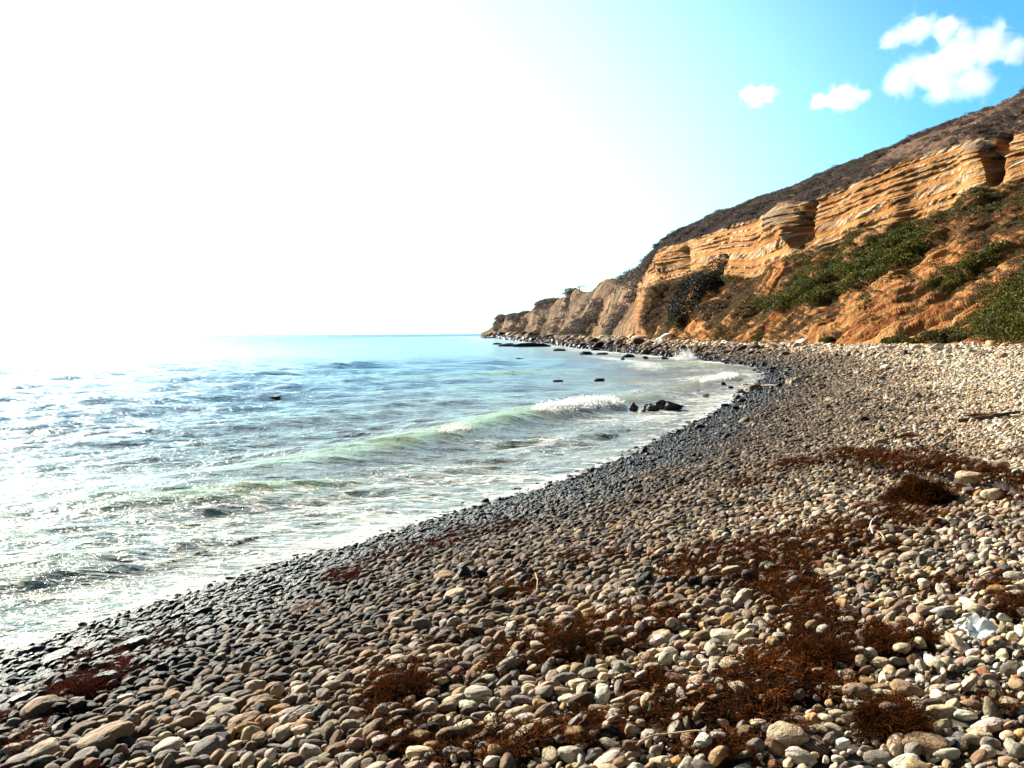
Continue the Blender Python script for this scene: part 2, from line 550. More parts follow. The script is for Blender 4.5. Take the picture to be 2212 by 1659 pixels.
# beds: hard ledges stand out, soft ones recede
z1s = zof(v1s, Y1)
bed = (CZ - np.interp(U2, ug, z1s)) / np.maximum(np.interp(U2, ug, sm(z2 - z1s, 61)), .5)
bedw = bed + fbm2(s_ / 30, bed * 2, 3, 61) * .03
phase = bedw * 7.6 + .55 * np.sin(bedw * 9.0)
fr = phase - np.floor(phase)
hard = sstep(.42, .58, fr) * (1 - sstep(.84, .97, fr))
blocks = vnoise2(s_ * 1.1, np.floor(phase) * 7.3, 77)
fine = bedw * 23; ff = fine - np.floor(fine)
brkn = sstep(-.35, .35, fbm2(s_ / 6.0, np.floor(phase) * 3.1 + bedw * 2, 3, 83)) * .85 + .15
joint = vnoise2(s_ * 1.9, np.floor(phase) * 5.7 + .5, 79)
disp += band * (hard * brkn * (.08 + blocks * .18 + joint * .42) - .15 + (sstep(.4, .6, ff) - .5) * .09 * brkn) * (1 - .7 * sstep(1420, 1380, U2))
disp += band * fbm2((s_ + wig) / 7.5, bed * 1.1, 3, 71) * .6
# the two knuckles of rock and the dark clefts to their right
for (uc, tc_, su, st, amp) in ((1690, 1.75, 36, .34, 3.0), (1716, 1.40, 20, .30, 2.8), (2104, 1.72, 36, .36, 2.6), (2118, 1.35, 22, .3, 1.4), (1440, 1.6, 18, .4, 2.2), (1580, 1.1, 22, .3, 1.8)):
    disp += amp * np.exp(-((U2 - uc) / su) ** 2 - ((CT - tc_) / st) ** 2)
for (uc, slope, su, amp, t0, t1) in ((1744, -14, 6.5, 7.0, 1.15, 2.03), (2150, -26, 7.5, 7.0, 1.05, 2.03), (1478, 5, 7, 3.0, 1.1, 1.9), (1560, 0, 12, 3.0, .8, 1.5)):
    disp -= amp * np.exp(-((U2 - uc + (CT - 1.6) * slope * 1.0 + 4*fbm2(CT*3, CT*0, 3, 5)) / su) ** 2) * sstep(t0, t0 + .2, CT) * (1 - sstep(t1 - .15, t1, CT))
# gullies between the spurs of the far headland
far = sstep(1400, 1380, U2)
disp += far * (fbm2(ts / 22, td / 30, 5, 91, .62) * 2.4 + np.abs(fbm2(ts / 8, td / 25, 3, 92)) * 1.2) * sstep(0, .3, CT) * (1 - back)
disp *= sstep(0.0, .10, CT)
Nh = N * np.array([1, 1, .0]); Nh /= np.linalg.norm(Nh, axis=-1, keepdims=True) + 1e-6
bw = (band * sstep(1420, 1450, U2))[..., None]
P2 = P + (N * (1 - bw) + Nh * bw) * disp[..., None]
cliff_n = grid_normals(P2); cliff_n = np.where(cliff_n[..., 2:3] < 0, -cliff_n, cliff_n)
cm, t = new_mat("cliff_earth")
g = t.n('ShaderNodeNewGeometry')
pos = g.outputs['Position']
A = {k: t.attr(k).outputs['Fac'] for k in ('band', 'upper', 'bed', 'arc', 'fall', 'hard', 'farr')}
fall = t.n('ShaderNodeCombineXYZ', {0: A['arc'], 1: t.math('MULTIPLY', A['fall'], .16), 2: 0.0}).outputs[0]
n_big = t.noise(pos, .06, 5, .6)
n_mid = t.noise(pos, .45, 5, .65)
n_fine = t.noise(pos, 2.6, 5, .7)
n_rill = t.noise(fall, .55, 5, .65)
n_rill2 = t.noise(fall, 2.2, 3, .6)
# talus: orange clay with paler gravelly streaks
ct = t.mix(t.ramp(n_rill, .38, .64), (.38, .150, .050), (.62, .34, .13))
ct = t.mix(t.ramp(n_mid, .45, .7, 0, .7), ct, (.33, .15, .06))
low = t.ramp(A['fall'], 30.0, 4.0)
ct = t.mix(t.math('MULTIPLY', low, t.ramp(n_rill, .4, .6)), ct, (.68, .43, .19))
ct = t.mix(t.ramp(n_fine, .60, .72, 0, .8), ct, (.60, .44, .26))
ct = t.mix(t.ramp(n_rill2, .46, .30, 0, .55), ct, (.16, .065, .03))
# scrubby cover, dry grass and brush, between the bare runs
gm = t.math('MULTIPLY', t.ramp(t.math('ADD', n_big, t.math('MULTIPLY', n_mid, .6)), .74, .96), t.ramp(A['fall'], 7.0, 18.0))
ct = t.mix(t.math('MULTIPLY', gm, .75), ct, t.mix(n_fine, (.10, .065, .035), (.20, .12, .07)))
# exposed beds
bn = t.n('ShaderNodeCombineXYZ', {0: t.math('MULTIPLY', A['arc'], .05), 1: t.math('MULTIPLY', A['bed'], 20.0), 2: 0.0}).outputs[0]
n_bed = t.noise(bn, 1.0, 4, .7, .3)
cb = t.mix(t.ramp(n_bed, .36, .62), (.44, .165, .05), (.62, .34, .12))
cb = t.mix(t.ramp(n_mid, .5, .72, 0, .6), cb, (.34, .13, .05))
blk = t.n('ShaderNodeTexVoronoi', {'Vector': t.n('ShaderNodeCombineXYZ', {0: t.math('MULTIPLY', A['arc'], 1.3), 1: t.math('MULTIPLY', A['bed'], 6.0), 2: 0.0}).outputs[0], 'Scale': 1.0})
bl = t.n('ShaderNodeSeparateColor', {0: blk.outputs['Color']})
hardm = t.math('MULTIPLY', A['hard'], t.ramp(bl.outputs[0], .12, .45))
cb = t.mix(t.math('MULTIPLY', hardm, 1.0), cb, t.mix(bl.outputs[1], (.46, .32, .18), (.74, .60, .42)))
cb = t.mix(t.math('MULTIPLY', A['hard'], t.ramp(blk.outputs['Distance'], .5, .75)), cb, (.12, .06, .03))
# upper slope: dry brown soil under dark brush
cu = t.mix(t.ramp(n_mid, .35, .65), (.12, .078, .062), (.26, .165, .12))
cu = t.mix(t.ramp(n_fine, .55, .7, 0, .7), cu, (.045, .04, .032))
cu = t.mix(t.ramp(n_big, .48, .62, 0, .7), cu, (.34, .20, .12))
cb = t.mix(t.math('MULTIPLY', t.ramp(t.attr('knob').outputs['Fac'], .25, .7), .8), cb, t.mix(n_mid, (.20, .145, .10), (.46, .36, .26)))
c = t.mix(A['band'], t.mix(1.0, ct, (.92, .80, .72), 'MULTIPLY'), cb)
c = t.mix(A['upper'], c, cu)
cf = t.mix(t.ramp(n_rill, .4, .62), (.16, .105, .07), (.43, .28, .175))
cf = t.mix(t.ramp(t.math('ADD', n_mid, t.math('MULTIPLY', t.math('SUBTRACT', n_big, .5), 1.6)), .46, .60, 0, .85), cf, (.085, .075, .058))
c = t.mix(A['farr'], c, cf)
c = t.mix(1.0, c, (.95, .90, .84), 'MULTIPLY')
hh = t.math('ADD', t.math('ADD', n_mid, t.math('MULTIPLY', n_fine, .45)), t.math('MULTIPLY', n_rill2, .08))
b = t.n('ShaderNodeBump', {'Height': hh, 'Strength': 1.0, 'Distance': 1.0})
bs = t.n('ShaderNodeBsdfPrincipled', {'Base Color': c, 'Roughness': .95, 'Normal': b.outputs[0], 'Specular IOR Level': .1})
t.n('ShaderNodeOutputMaterial', {'Surface': bs.outputs[0]})
cliff = make_obj("hills", P2.reshape(-1, 3), grid_faces(*CY.shape), cm)
for nm, dat in (('knob', np.exp(-((U2 - 1690) / 34) ** 2 - ((CT - 1.78) / .22) ** 2) + np.exp(-((U2 - 2100) / 34) ** 2 - ((CT - 1.85) / .14) ** 2)), ('band', band), ('upper', upper), ('bed', bed), ('arc', ts), ('fall', td), ('hard', hard), ('farr', sstep(1410, 1340, U2))):
    set_attr(cliff, nm, dat)
tag(cliff, kind='structure')


def cliff_at(u, tval):
    """point and normal on the cliff at picture column u and profile position tval (0 toe, 1 band foot, 2 band head, 3 ridge)"""
    k = int(np.clip(np.searchsorted(ug, u), 1, nk - 1))
    r = int(np.clip(np.searchsorted(CT[:, 0], tval), 1, CT.shape[0] - 1))
    return P2[r, k], cliff_n[r, k]


# projected rows of every cliff vertex, used to find the spot seen at a picture point
_pr = HZ - (P2[..., 2] - H) / P2[..., 1] * F
_pu = CX + P2[..., 0] / P2[..., 1] * F


def cliff_px(u, v):
    k = int(np.clip(np.searchsorted(ug, u), 1, nk - 1))
    colv = _pr[:, k][:490]
    hit = np.where(colv <= v)[0]
    r = hit[0] if len(hit) else 0
    return P2[r, k], cliff_n[r, k], r, k


# ------------------------------------------------------------------ sea
vrow = np.concatenate([np.linspace(1660, 735, 760), HZ + np.geomspace(14.0, .35, 90)])
Yr = H * F / (vrow - HZ)
uc = np.concatenate([np.linspace(-900, -60, 120, endpoint=False), np.linspace(-60, 1750, 1080), np.linspace(1760, 2300, 40)])
SY, SU = np.meshgrid(Yr, uc, indexing='ij')
SX = SY * (SU - CX) / F
sd, ss = shore_d(SX, SY)
off = -sd                                           # metres out from the water's edge
rowsp = np.gradient(Yr)[:, None] * np.ones_like(SX)
z = np.zeros_like(SX)
MAINW = chaikin([(-11.5, 16.1), (-9.5, 16.4), (-6.6, 17.8), (-5, 18.8), (-3.4, 21.2), (-1.4, 25.9), (.4, 30.2), (3.4, 35), (7.8, 43.3), (13.0, 55.0), (15.6, 61)], 2)
wd_, ws_ = poly_dist(MAINW, SX, SY)
wd_ = wd_.reshape(SX.shape); ws_ = ws_.reshape(SX.shape)
wl = ws_.max()
calm = 1 - .55 * np.exp(-((wd_ - .2) / 1.6) ** 2)
prng = np.random.default_rng(5)
for k in range(46):
    lam = .45 * (9 / .45) ** (k / 45.)
    th = math.radians(-62 + prng.normal() * 26)     # travel direction, towards the beach
    kx, ky = math.cos(th), math.sin(th)
    amp = .0105 * lam ** .80
    damp = sstep(1.6, 4.0, lam / np.abs(rowsp))
    warp = fbm2(SX / (lam * 3) + k, SY / (lam * 3), 2, 100 + k) * 1.6
    ph = (SX * kx + SY * ky) / lam * 2 * math.pi + prng.random() * 6.3 + warp
    z += amp * damp * (1 - np.abs(np.sin(ph / 2)) * 2 + .27) * calm * (1 - .62 * sstep(.9, 2.5, lam) * sstep(26, 9, off))
swell_mod = fbm2(SX / 20, SY / 20, 3, 300)
lamS = 11.0
z += .07 * np.sin(off / lamS * 2 * math.pi + fbm2(SX / 25, SY / 25, 2, 8) * 3) * sstep(6, 25, off) * (1 + swell_mod) * sstep(3, 8, lamS / np.abs(rowsp))
z *= sstep(-1.0, 3.0, off) * .7 + .3
q = ws_ / wl
wamp = np.interp(q, [0, .08, .16, .25, .34, .44, .5, .62, .75, .88, .96, 1], [0, .12, .32, .40, .43, .42, .28, .20, .28, .34, .2, 0])
wob = fbm2(ws_ / 2.2, ws_ * 0, 3, 44) * .25
xw = wd_ + wob                                       # positive on the shore side
prof = np.where(xw > 0, np.exp(-(xw / 1.0) ** 2), np.exp(-(xw / 2.2) ** 2))
dip = -.10 * np.exp(-((xw - 1.9) / 1.1) ** 2)
wamp = wamp * .84
z += wamp * prof + wamp * dip
crest = np.clip(wamp * prof * 1.9, 0, 1) * (xw > -1.0)
foam = np.zeros_like(SX)
brk = np.interp(q, [0, .21, .24, .27, .285, .36, .39, .46, .485, .50, .70, .78, .90, .95, 1], [0, 0, .45, .6, 0, 0, .9, 1.4, 1.2, 0, 0, .5, 1.0, .6, 0])
foam = np.maximum(foam, brk * np.exp(-((xw - .15) / .75) ** 2) * 1.5 * (.8 + .4 * fbm2(SX * 2, SY * 2, 3, 9)))
lump = sstep(.5, 1.2, brk) * np.exp(-((xw - .1) / .9) ** 2)
z += lump * (.04 + .11 * np.abs(fbm2(SX * 3.0, SY * 3.0, 4, 10)))
for pts, am, wdt in (([(-8.2, 15.2), (-6.3, 15.7), (-4.4, 16.6), (-2.4, 18.4)], .20, .8), ([(-13, 26), (-9, 28), (-5, 33), (-1, 41)], .13, 1.2), ([(-9, 12.4), (-7, 12.7), (-5.2, 13.6)], .14, .6),
                     ([(-7.5, 9.9), (-6.2, 10.6), (-4.9, 12.2)], .12, .5), ([(-15, 56), (-2, 62), (8, 74)], .22, 2.0), ([(4, 84), (12, 85), (17, 80), (18.6, 72)], .30, 1.6)):
    W2 = chaikin(pts, 2)
    d2, s2 = poly_dist(W2, SX, SY); d2 = d2.reshape(SX.shape); s2 = s2.reshape(SX.shape) / s2.max()
    env = np.sin(np.clip(s2, 0, 1) * math.pi) ** .7
    pf = np.where(d2 > 0, np.exp(-(d2 / wdt) ** 2), np.exp(-(d2 / (wdt * 2.2)) ** 2)) * env * am
    z += pf
    crest = np.maximum(crest, np.clip(pf * 3.0, 0, .85) * (d2 > -.4))
# wash along the stones and the streaky foam field behind it
patch = fbm2(SX / 3.5, SY / 3.5, 4, 12)
edge = np.exp(-np.clip(off, 0, None) / (1.2 + 1.2 * sstep(16, 9, SY))) * (.98 + .45 * patch)
mid = .66 * sstep(14, 2.5, off) * (0.80 + .55 * patch)
foam = np.maximum(foam, edge)
foam = np.maximum(foam, mid)
farsurf = sstep(62, 84, SY) * sstep(6.5, 0.5, off) * sstep(330, 150, SY) * 1.1
foam = np.maximum(foam, farsurf * (.75 + .5 * patch))
bandf = np.exp(-((off - 9) / 2.5) ** 2) * sstep(60, 80, SY) * sstep(140, 100, SY)
foam = np.maximum(foam, bandf * .8)
foam = np.maximum(foam, .28 * sstep(40, 10, off) * sstep(.1, .7, patch))
z = np.where(off < 1.5, z * .6, z)
face = np.exp(-((xw - .3) / 1.5) ** 2) * sstep(.12, .3, wamp) * (1 - sstep(.2, .7, brk))
foam = foam * (1 - .75 * face)
wm, t = new_mat("sea_water")
g = t.n('ShaderNodeNewGeometry')
pos = g.outputs['Position']
fo = t.attr('foam').outputs['Fac']
cr = t.attr('crest').outputs['Fac']
of = t.attr('off').outputs['Fac']
mp = t.n('ShaderNodeMapping', {'Vector': pos, 'Rotation': (0, 0, math.radians(-32)), 'Scale': (.45, 1.25, 1.0)}).outputs[0]
nz1 = t.noise(mp, 3.2, 5, .62, .8)
nz2 = t.noise(mp, .9, 4, .6, .6)
net = t.math('ABSOLUTE', t.math('SUBTRACT', t.noise(mp, 1.9, 4, .6, 1.2), .5))
lace = t.ramp(net, .075, .0)
ff_ = t.math('ADD', t.math('MULTIPLY', nz1, .45), t.math('ADD', t.math('MULTIPLY', nz2, .25), t.math('MULTIPLY', lace, .32)))
fm = t.ramp(t.math('ADD', ff_, t.math('MULTIPLY', fo, .80)), .88, 1.10)
deep = t.mix(t.ramp(of, 2.0, 30.0), (.27, .285, .255), (.006, .100, .25))
deep = t.mix(t.ramp(nz2, .4, .7, 0, .45), deep, t.mix(1.0, deep, (.72, .80, .86), 'MULTIPLY'))
wcol = t.mix(t.ramp(cr, .15, .85), deep, (.27, .325, .10))  # crest painted brighter green for the sunlight coming through thin water
fcol_ = t.mix(t.ramp(t.noise(mp, 7.0, 4, .7, .5), .36, .60), (.40, .40, .36), (.76, .76, .74))
col = t.mix(fm, wcol, fcol_)
ripd = t.n('ShaderNodeMapping', {'Vector': pos, 'Rotation': (0, 0, math.radians(-25)), 'Scale': (.6, 1.3, 1.0)}).outputs[0]
rip = t.math('ADD', t.noise(ripd, 2.2, 4, .6, .4), t.math('MULTIPLY', t.noise(ripd, 9.0, 3, .65, .3), .40))
rip = t.math('ADD', rip, t.math('MULTIPLY', t.noise(ripd, .55, 4, .62, .5), t.ramp(of, 5.0, 40.0, .5, 6.0)))
rip = t.math('ADD', rip, t.math('MULTIPLY', t.noise(ripd, .18, 4, .65, .4), t.ramp(of, 30.0, 260.0, 0.0, 26.0)))
rip = t.math('ADD', rip, t.math('MULTIPLY', t.noise(ripd, 1.2, 4, .65, .6), t.ramp(of, 4.0, 25.0, .6, 2.6)))
hb = t.math('ADD', t.math('MULTIPLY', rip, .17), t.math('MULTIPLY', t.math('MULTIPLY', fm, nz1), .10))
b = t.n('ShaderNodeBump', {'Height': hb, 'Strength': .9, 'Distance': 1.0})
sssw = t.math('MAXIMUM', t.math('MULTIPLY', t.ramp(cr, .05, .6), .6), t.math('MULTIPLY', fm, .7))
bs = t.n('ShaderNodeBsdfPrincipled', {'Base Color': col, 'Subsurface Weight': sssw, 'Subsurface Radius': (.8, 1.0, .45), 'Subsurface Scale': .45, 'Roughness': t.math('ADD', t.ramp(fm, 0, 1, .15, .55), t.ramp(of, 8.0, 160.0, 0.0, .12)), 'IOR': 1.33, 'Specular IOR Level': .33, 'Normal': b.outputs[0]})
t.n('ShaderNodeOutputMaterial', {'Surface': bs.outputs[0]})
sea = make_obj("sea", np.stack([SX, SY, z], -1).reshape(-1, 3), grid_faces(*SX.shape), wm)
set_attr(sea, 'foam', foam); set_attr(sea, 'crest', crest); set_attr(sea, 'off', off)
tag(sea, kind='structure')


def sea_px(u, v):
    r = ray(u, v)
    Y = -H / r.z
    return r.x * Y, Y


# ------------------------------------------------------------------ stone shapes
def ico(sub):
    import bmesh
    bm_ = bmesh.new()
    bmesh.ops.create_icosphere(bm_, subdivisions=sub, radius=1.0)
    v = np.array([p.co[:] for p in bm_.verts]); f = np.array([[q.index for q in p.verts] for p in bm_.faces])
    bm_.free()
    return v, f


ICO = {s: ico(s) for s in (1, 2, 3, 4, 5)}


def stone_verts(sub, seed, angular=0.0, rough=.10):
    v, f = ICO[sub]
    r = np.random.default_rng(seed)
    p = v.copy()
    e = r.uniform(.72, 1.0)
    p = np.sign(p) * np.abs(p) ** e                      # pebble, from ellipsoid to rounded box
    p /= np.abs(p).max()
    n = fbm3(v[:, 0] * 1.1 + seed, v[:, 1] * 1.1, v[:, 2] * 1.1, 3, seed)
    p = p * (1 + n * rough * 2.4)[:, None]
    p[:, 0] *= 1 + r.uniform(-.22, .22) * p[:, 1]
    p[:, 1] *= 1 + r.uniform(-.30, .30) * p[:, 0]        # one end broader
    p[:, 2] *= 1 + r.uniform(-.25, .25) * p[:, 0]
    if angular > 0:
        for _ in range(int(5 + angular * 6)):
            d = r.normal(size=3); d /= np.linalg.norm(d)
            k = r.uniform(.62, .85)
            h = p @ d
            p = p - np.outer(np.maximum(h - k, 0) * angular, d)
        p = p * (1 + fbm3(v[:, 0] * 3 + seed, v[:, 1] * 3, v[:, 2] * 3, 3, seed + 5) * .06 * angular)[:, None]
    return p, f


def hidden_collection(name, objs):
    c_ = bpy.data.collections.new(name)
    for o in objs:
        c_.objects.link(o)
    return c_


near_v = [make_obj("cobble_shape", *stone_verts(3, 40 + i, .7 if i % 3 == 1 else 0, .15), MAT_STONE, link=False) for i in range(16)]
far_v = [make_obj("pebble_shape", *stone_verts(2, 80 + i, .8 if i % 4 == 3 else 0), MAT_STONE, smooth=True, link=False) for i in range(10)]
C_NEAR = hidden_collection("cobble_shapes", near_v)
C_FAR = hidden_collection("pebble_shapes", far_v)


def scatter(name, pts, rot, scl, idx, coll, extra, label, cat, kind='stuff'):
    me = bpy.data.meshes.new(name)
    me.vertices.add(len(pts)); me.vertices.foreach_set('co', np.asarray(pts, np.float32).ravel())
    o = bpy.data.objects.new(name, me); scene.collection.objects.link(o)
    set_attr(o, 'rot', rot, 'FLOAT_VECTOR'); set_attr(o, 'scl', scl, 'FLOAT_VECTOR')
    a = me.attributes.new('idx', 'INT', 'POINT'); a.data.foreach_set('value', np.asarray(idx, np.int32))
    for k, (d, ty) in extra.items():
        if ty == 'C':
            set_attr(o, k, d, 'FLOAT_VECTOR')
        else:
            set_attr(o, k, d)
    ng = bpy.data.node_groups.new(name + "_scatter", 'GeometryNodeTree')
    ng.interface.new_socket('Geometry', in_out='INPUT', socket_type='NodeSocketGeometry')
    ng.interface.new_socket('Geometry', in_out='OUTPUT', socket_type='NodeSocketGeometry')
    N_ = ng.nodes; L_ = ng.links
    gi = N_.new('NodeGroupInput'); go = N_.new('NodeGroupOutput')
    ciN = N_.new('GeometryNodeCollectionInfo'); ciN.inputs['Collection'].default_value = coll
    ciN.inputs['Separate Children'].default_value = True; ciN.inputs['Reset Children'].default_value = True
    mp_ = N_.new('GeometryNodeMeshToPoints') if False else None
    ip = N_.new('GeometryNodeInstanceOnPoints'); ip.inputs['Pick Instance'].default_value = True
    def na(nm, ty):
        q_ = N_.new('GeometryNodeInputNamedAttribute'); q_.data_type = ty; q_.inputs['Name'].default_value = nm
        return [s for s in q_.outputs if s.enabled][0]
    L_.new(gi.outputs[0], ip.inputs['Points']); L_.new(ciN.outputs[0], ip.inputs['Instance'])
    L_.new(na('idx', 'INT'), ip.inputs['Instance Index'])
    L_.new(na('rot', 'FLOAT_VECTOR'), ip.inputs['Rotation'])
    L_.new(na('scl', 'FLOAT_VECTOR'), ip.inputs['Scale'])
    L_.new(ip.outputs[0], go.inputs[0])
    md = o.modifiers.new('scatter', 'NODES'); md.node_group = ng
    return tag(o, label, cat, None, kind)


PAL = {'white': (.74, .71, .64), 'cream': (.66, .57, .42), 'tan': (.40, .29, .18), 'ochre': (.50, .33, .14), 'grey': (.30, .28, .26), 'brown': (.24, .165, .11),
       'pinkish': (.46, .33, .27), 'rust': (.33, .15, .08), 'dark': (.065, .060, .060), 'wet': (.046, .036, .029), 'palewet': (.10, .09, .085)}
names = list(PAL); PV = np.array([PAL[k] for k in names]) * np.array([.88, .79, .705])


def stone_colours(x, y, r, n):
    """palette choice by distance from the water and across the beach; returns index, colour, wetness"""
    d, _ = shore_d(x, y)
    dd = d + fbm2(x / 1.6, y / 1.6, 3, 71) * .9
    wetm = 1 - sstep(.4, 4.2, dd * np.clip(.9 + np.asarray(y) / 90, 1, 3))
    hi = sstep(4.6, 9.4, dd + fbm2(x / 2.5, y / 2.5, 2, 5) * 2)
    #            white cream tan ochre grey brown pink rust dark wet palewet
    lowp = np.array([.06, .20, .20, .04, .17, .19, .05, .03, .11, 0, 0])
    higp = np.array([.34, .32, .10, .05, .12, .02, .04, .01, .00, 0, 0])
    wetp = np.array([0, .01, .02, 0, .05, .07, 0, .02, .22, .48, .13])
    p = lowp[None] * (1 - hi[:, None]) + higp[None] * hi[:, None]
    p = p / p.sum(1, keepdims=True)
    wp = wetp / wetp.sum()
    p = p * (1 - wetm[:, None]) + wp[None] * wetm[:, None]
    cum = np.cumsum(p, 1); uu = r.random(n)[:, None] * cum[:, -1:]
    k = (uu > cum).sum(1).clip(0, len(names) - 1)
    col = PV[k] * r.uniform(.72, 1.15, (n, 1)) * (1 + r.normal(0, .04, (n, 3)))
    col *= ((.52 + .36 * sstep(1.5, 6.0, dd)) + .68 * hi)[:, None]
    col *= np.where(r.random(n) < .16, .45, 1.0)[:, None]
    col *= (1 - .35 * wetm)[:, None]
    return k, np.clip(col, .01, .85), wetm


def imbricate(n, r, x, y):
    """long axes roughly along the shore, leaning against the slope"""
    yaw = np.radians(38 + r.normal(0, 34, n))
    return np.stack([r.normal(-.10, .30, n), r.normal(-.12, .28, n), yaw], 1)


# the big stones of the foreground, read off the picture: column, row, width, height, colour, tilt
HERO6 = [(725,1165,320,110,'tan',24),(1170,1275,130,100,'grey',20),(1075,805,180,90,'brown',12),(1210,855,130,80,'ochre',25),(1330,845,130,85,'grey',30),(1650,705,130,55,'tan',5),(1795,760,140,90,'cream',8),(1720,1030,230,90,'tan',14),
 (1770,1115,130,120,'cream',0),(1955,800,80,110,'cream',70),(1975,710,190,90,'dark',0),(2110,780,110,50,'white',5),(1500,1090,150,100,'dark',10),(1470,1210,220,120,'grey',28),(1180,1205,190,70,'white',25),(1165,1140,80,70,'cream',20),(1180,1035,90,90,'ochre',45),
 (1020,950,180,50,'tan',28),(900,1040,150,100,'grey',25),(935,1095,120,70,'pinkish',20),(885,860,100,60,'white',10),(570,1080,190,80,'brown',20),(625,1115,100,70,'dark',25),(750,715,150,80,'palewet',10),(1130,655,100,90,'wet',10),(1215,590,110,80,'wet',20),(1310,605,80,70,'dark',0),
 (1735,645,100,90,'tan',35),(2100,420,90,70,'cream',30),(1760,255,90,70,'palewet',10),(1435,240,120,80,'wet',30),(1590,320,120,70,'wet',25),(655,412,110,42,'wet',5),(1000,352,110,42,'wet',15),(550,470,160,60,'wet',18),(650,505,190,70,'palewet',20),(955,470,210,80,'palewet',22),(190,530,190,55,'wet',8),
 (410,565,200,75,'palewet',15),(50,590,140,60,'wet',8),(125,880,190,60,'palewet',20),(300,925,240,42,'tan',5),(560,920,100,90,'dark',10),(90,1235,100,60,'cream',10),(130,1285,150,70,'grey',8),(300,1235,190,55,'cream',20),(535,1220,90,75,'tan',50),(175,1185,80,50,'tan',8),(290,1145,100,60,'grey',20),
 (600,1265,170,70,'grey',25),(970,1310,110,40,'cream',5),(1430,1300,120,80,'grey',10),(1625,1260,90,70,'grey',60),(2020,1290,140,70,'cream',28),(1660,1185,110,60,'cream',25),(1765,1205,90,70,'tan',30),(2090,1150,110,70,'cream',20),(2050,1050,110,42,'cream',5),(1400,930,190,80,'grey',12),
 (1590,940,140,60,'grey',15),(1830,870,180,70,'tan',18),(1980,930,130,60,'ochre',5),(2130,950,180,80,'grey',5),(1250,945,80,70,'rust',15),(1290,1108,62,56,'white',0),(1100,740,80,46,'pinkish',20),(1620,880,100,60,'tan',18)]
HERO7 = [(460,480,115,90,'grey',5),(575,425,90,60,'pinkish',8),(315,470,80,75,'white',5),(325,415,130,55,'tan',22),(155,388,90,52,'cream',10),(120,560,75,52,'rust',-15),(555,612,105,60,'cream',25),(655,580,100,60,'dark',45),(770,640,140,50,'grey',32),(400,545,62,40,'ochre',5),(800,900,150,85,'white',5),
 (655,935,150,60,'cream',22),(470,970,180,45,'white',25),(1190,955,105,70,'ochre',-10),(1030,1020,130,48,'cream',25),(1350,915,105,50,'white',8),(905,950,62,60,'white',60),(1000,1105,80,55,'white',40),(545,1212,125,42,'ochre',3),(1390,1137,115,68,'ochre',5),(1375,1265,135,90,'white',-10),(1515,1258,95,58,'grey',15),
 (1730,1125,60,95,'cream',62),(1845,1160,90,40,'white',8),(1725,662,90,65,'cream',-30),(1915,540,140,50,'cream',22),(1655,512,70,60,'cream',-40),(2045,275,115,60,'tan',5),(1360,410,95,45,'white',5),(1130,498,95,45,'cream',12),(1300,465,90,55,'pinkish',20),(1070,360,72,62,'rust',30),(680,290,150,45,'cream',14),
 (610,180,130,38,'tan',5),(225,812,85,58,'cream',18),(150,885,95,58,'tan',25),(70,938,85,60,'cream',20),(85,757,120,46,'tan',20),(315,685,135,46,'cream',5),(190,690,105,65,'pinkish',15),(130,665,95,60,'ochre',30),(480,685,50,52,'ochre',70),(640,700,95,58,'rust',8),(330,1135,95,50,'white',28),(145,1265,60,45,'ochre',5),
 (430,1300,62,46,'cream',5),(1930,1312,130,50,'cream',5),(1790,382,100,38,'tan',3),(1540,97,90,46,'tan',30),(1570,130,70,52,'grey',10),(2060,422,80,40,'white',8),(900,1075,62,58,'grey',40),(1640,770,90,45,'white',-20),(1495,700,70,45,'ochre',-10),(1545,705,85,42,'cream',-12),(1100,800,110,45,'cream',-5)]
HERO8 = [(75,970,150,52,'white',0),(380,975,95,52,'white',0),(110,1127,125,50,'cream',0),(250,1038,62,34,'cream',5),(375,1110,50,52,'cream',60),(190,757,55,82,'cream',80),(250,830,62,40,'cream',0),(70,845,80,58,'grey',30),(105,727,80,40,'grey',20),(715,898,95,50,'cream',5),(725,860,90,30,'grey',-5),(580,886,60,26,'cream',-25),
 (780,1275,125,75,'tan',5),(910,1122,85,52,'cream',-5),(790,1062,72,52,'cream',5),(910,1240,95,40,'tan',8),(1035,1250,150,48,'tan',-14),(840,1207,85,42,'ochre',0),(1145,1540,200,85,'tan',-4),(1270,1500,78,40,'cream',-35),(480,1632,150,80,'white',-6),(345,1560,110,80,'tan',-30),(245,1548,70,68,'grey',10),(400,1535,180,40,'cream',3),
 (550,1572,130,60,'brown',-8),(50,1508,105,50,'white',3),(585,1490,95,40,'cream',-12),(655,1472,90,36,'cream',-22),(570,1525,85,38,'tan',-20),(490,1437,95,40,'grey',-10),(255,1430,92,32,'cream',0),(675,1386,80,38,'cream',0),(745,1420,95,48,'grey',-10),(950,1372,100,58,'tan',-12),(1380,1330,100,48,'tan',0),(1200,1270,70,50,'cream',15),
 (1565,700,70,45,'ochre',-15),(1600,650,90,48,'white',0),(1520,726,90,32,'ochre',0),(1630,745,90,40,'white',0),(1380,163,120,42,'cream',-2),(1375,196,72,30,'grey',0),(1500,215,110,56,'cream',22),(1345,120,90,44,'cream',0),(1540,66,70,46,'cream',-10),(920,440,85,46,'tan',25),(945,460,64,54,'cream',30),(650,231,80,32,'cream',-5),
 (870,190,60,36,'white',20),(320,175,75,26,'tan',3),(440,470,60,42,'cream',5),(545,470,52,36,'white',10),(110,610,65,22,'cream',5),(890,1620,120,66,'grey',10),(1025,632,64,40,'cream',0),(1580,1345,80,36,'cream',0),(1430,700,60,50,'pinkish',20),(1060,545,100,30,'cream',10),(640,630,90,26,'cream',5)]
heroes = []
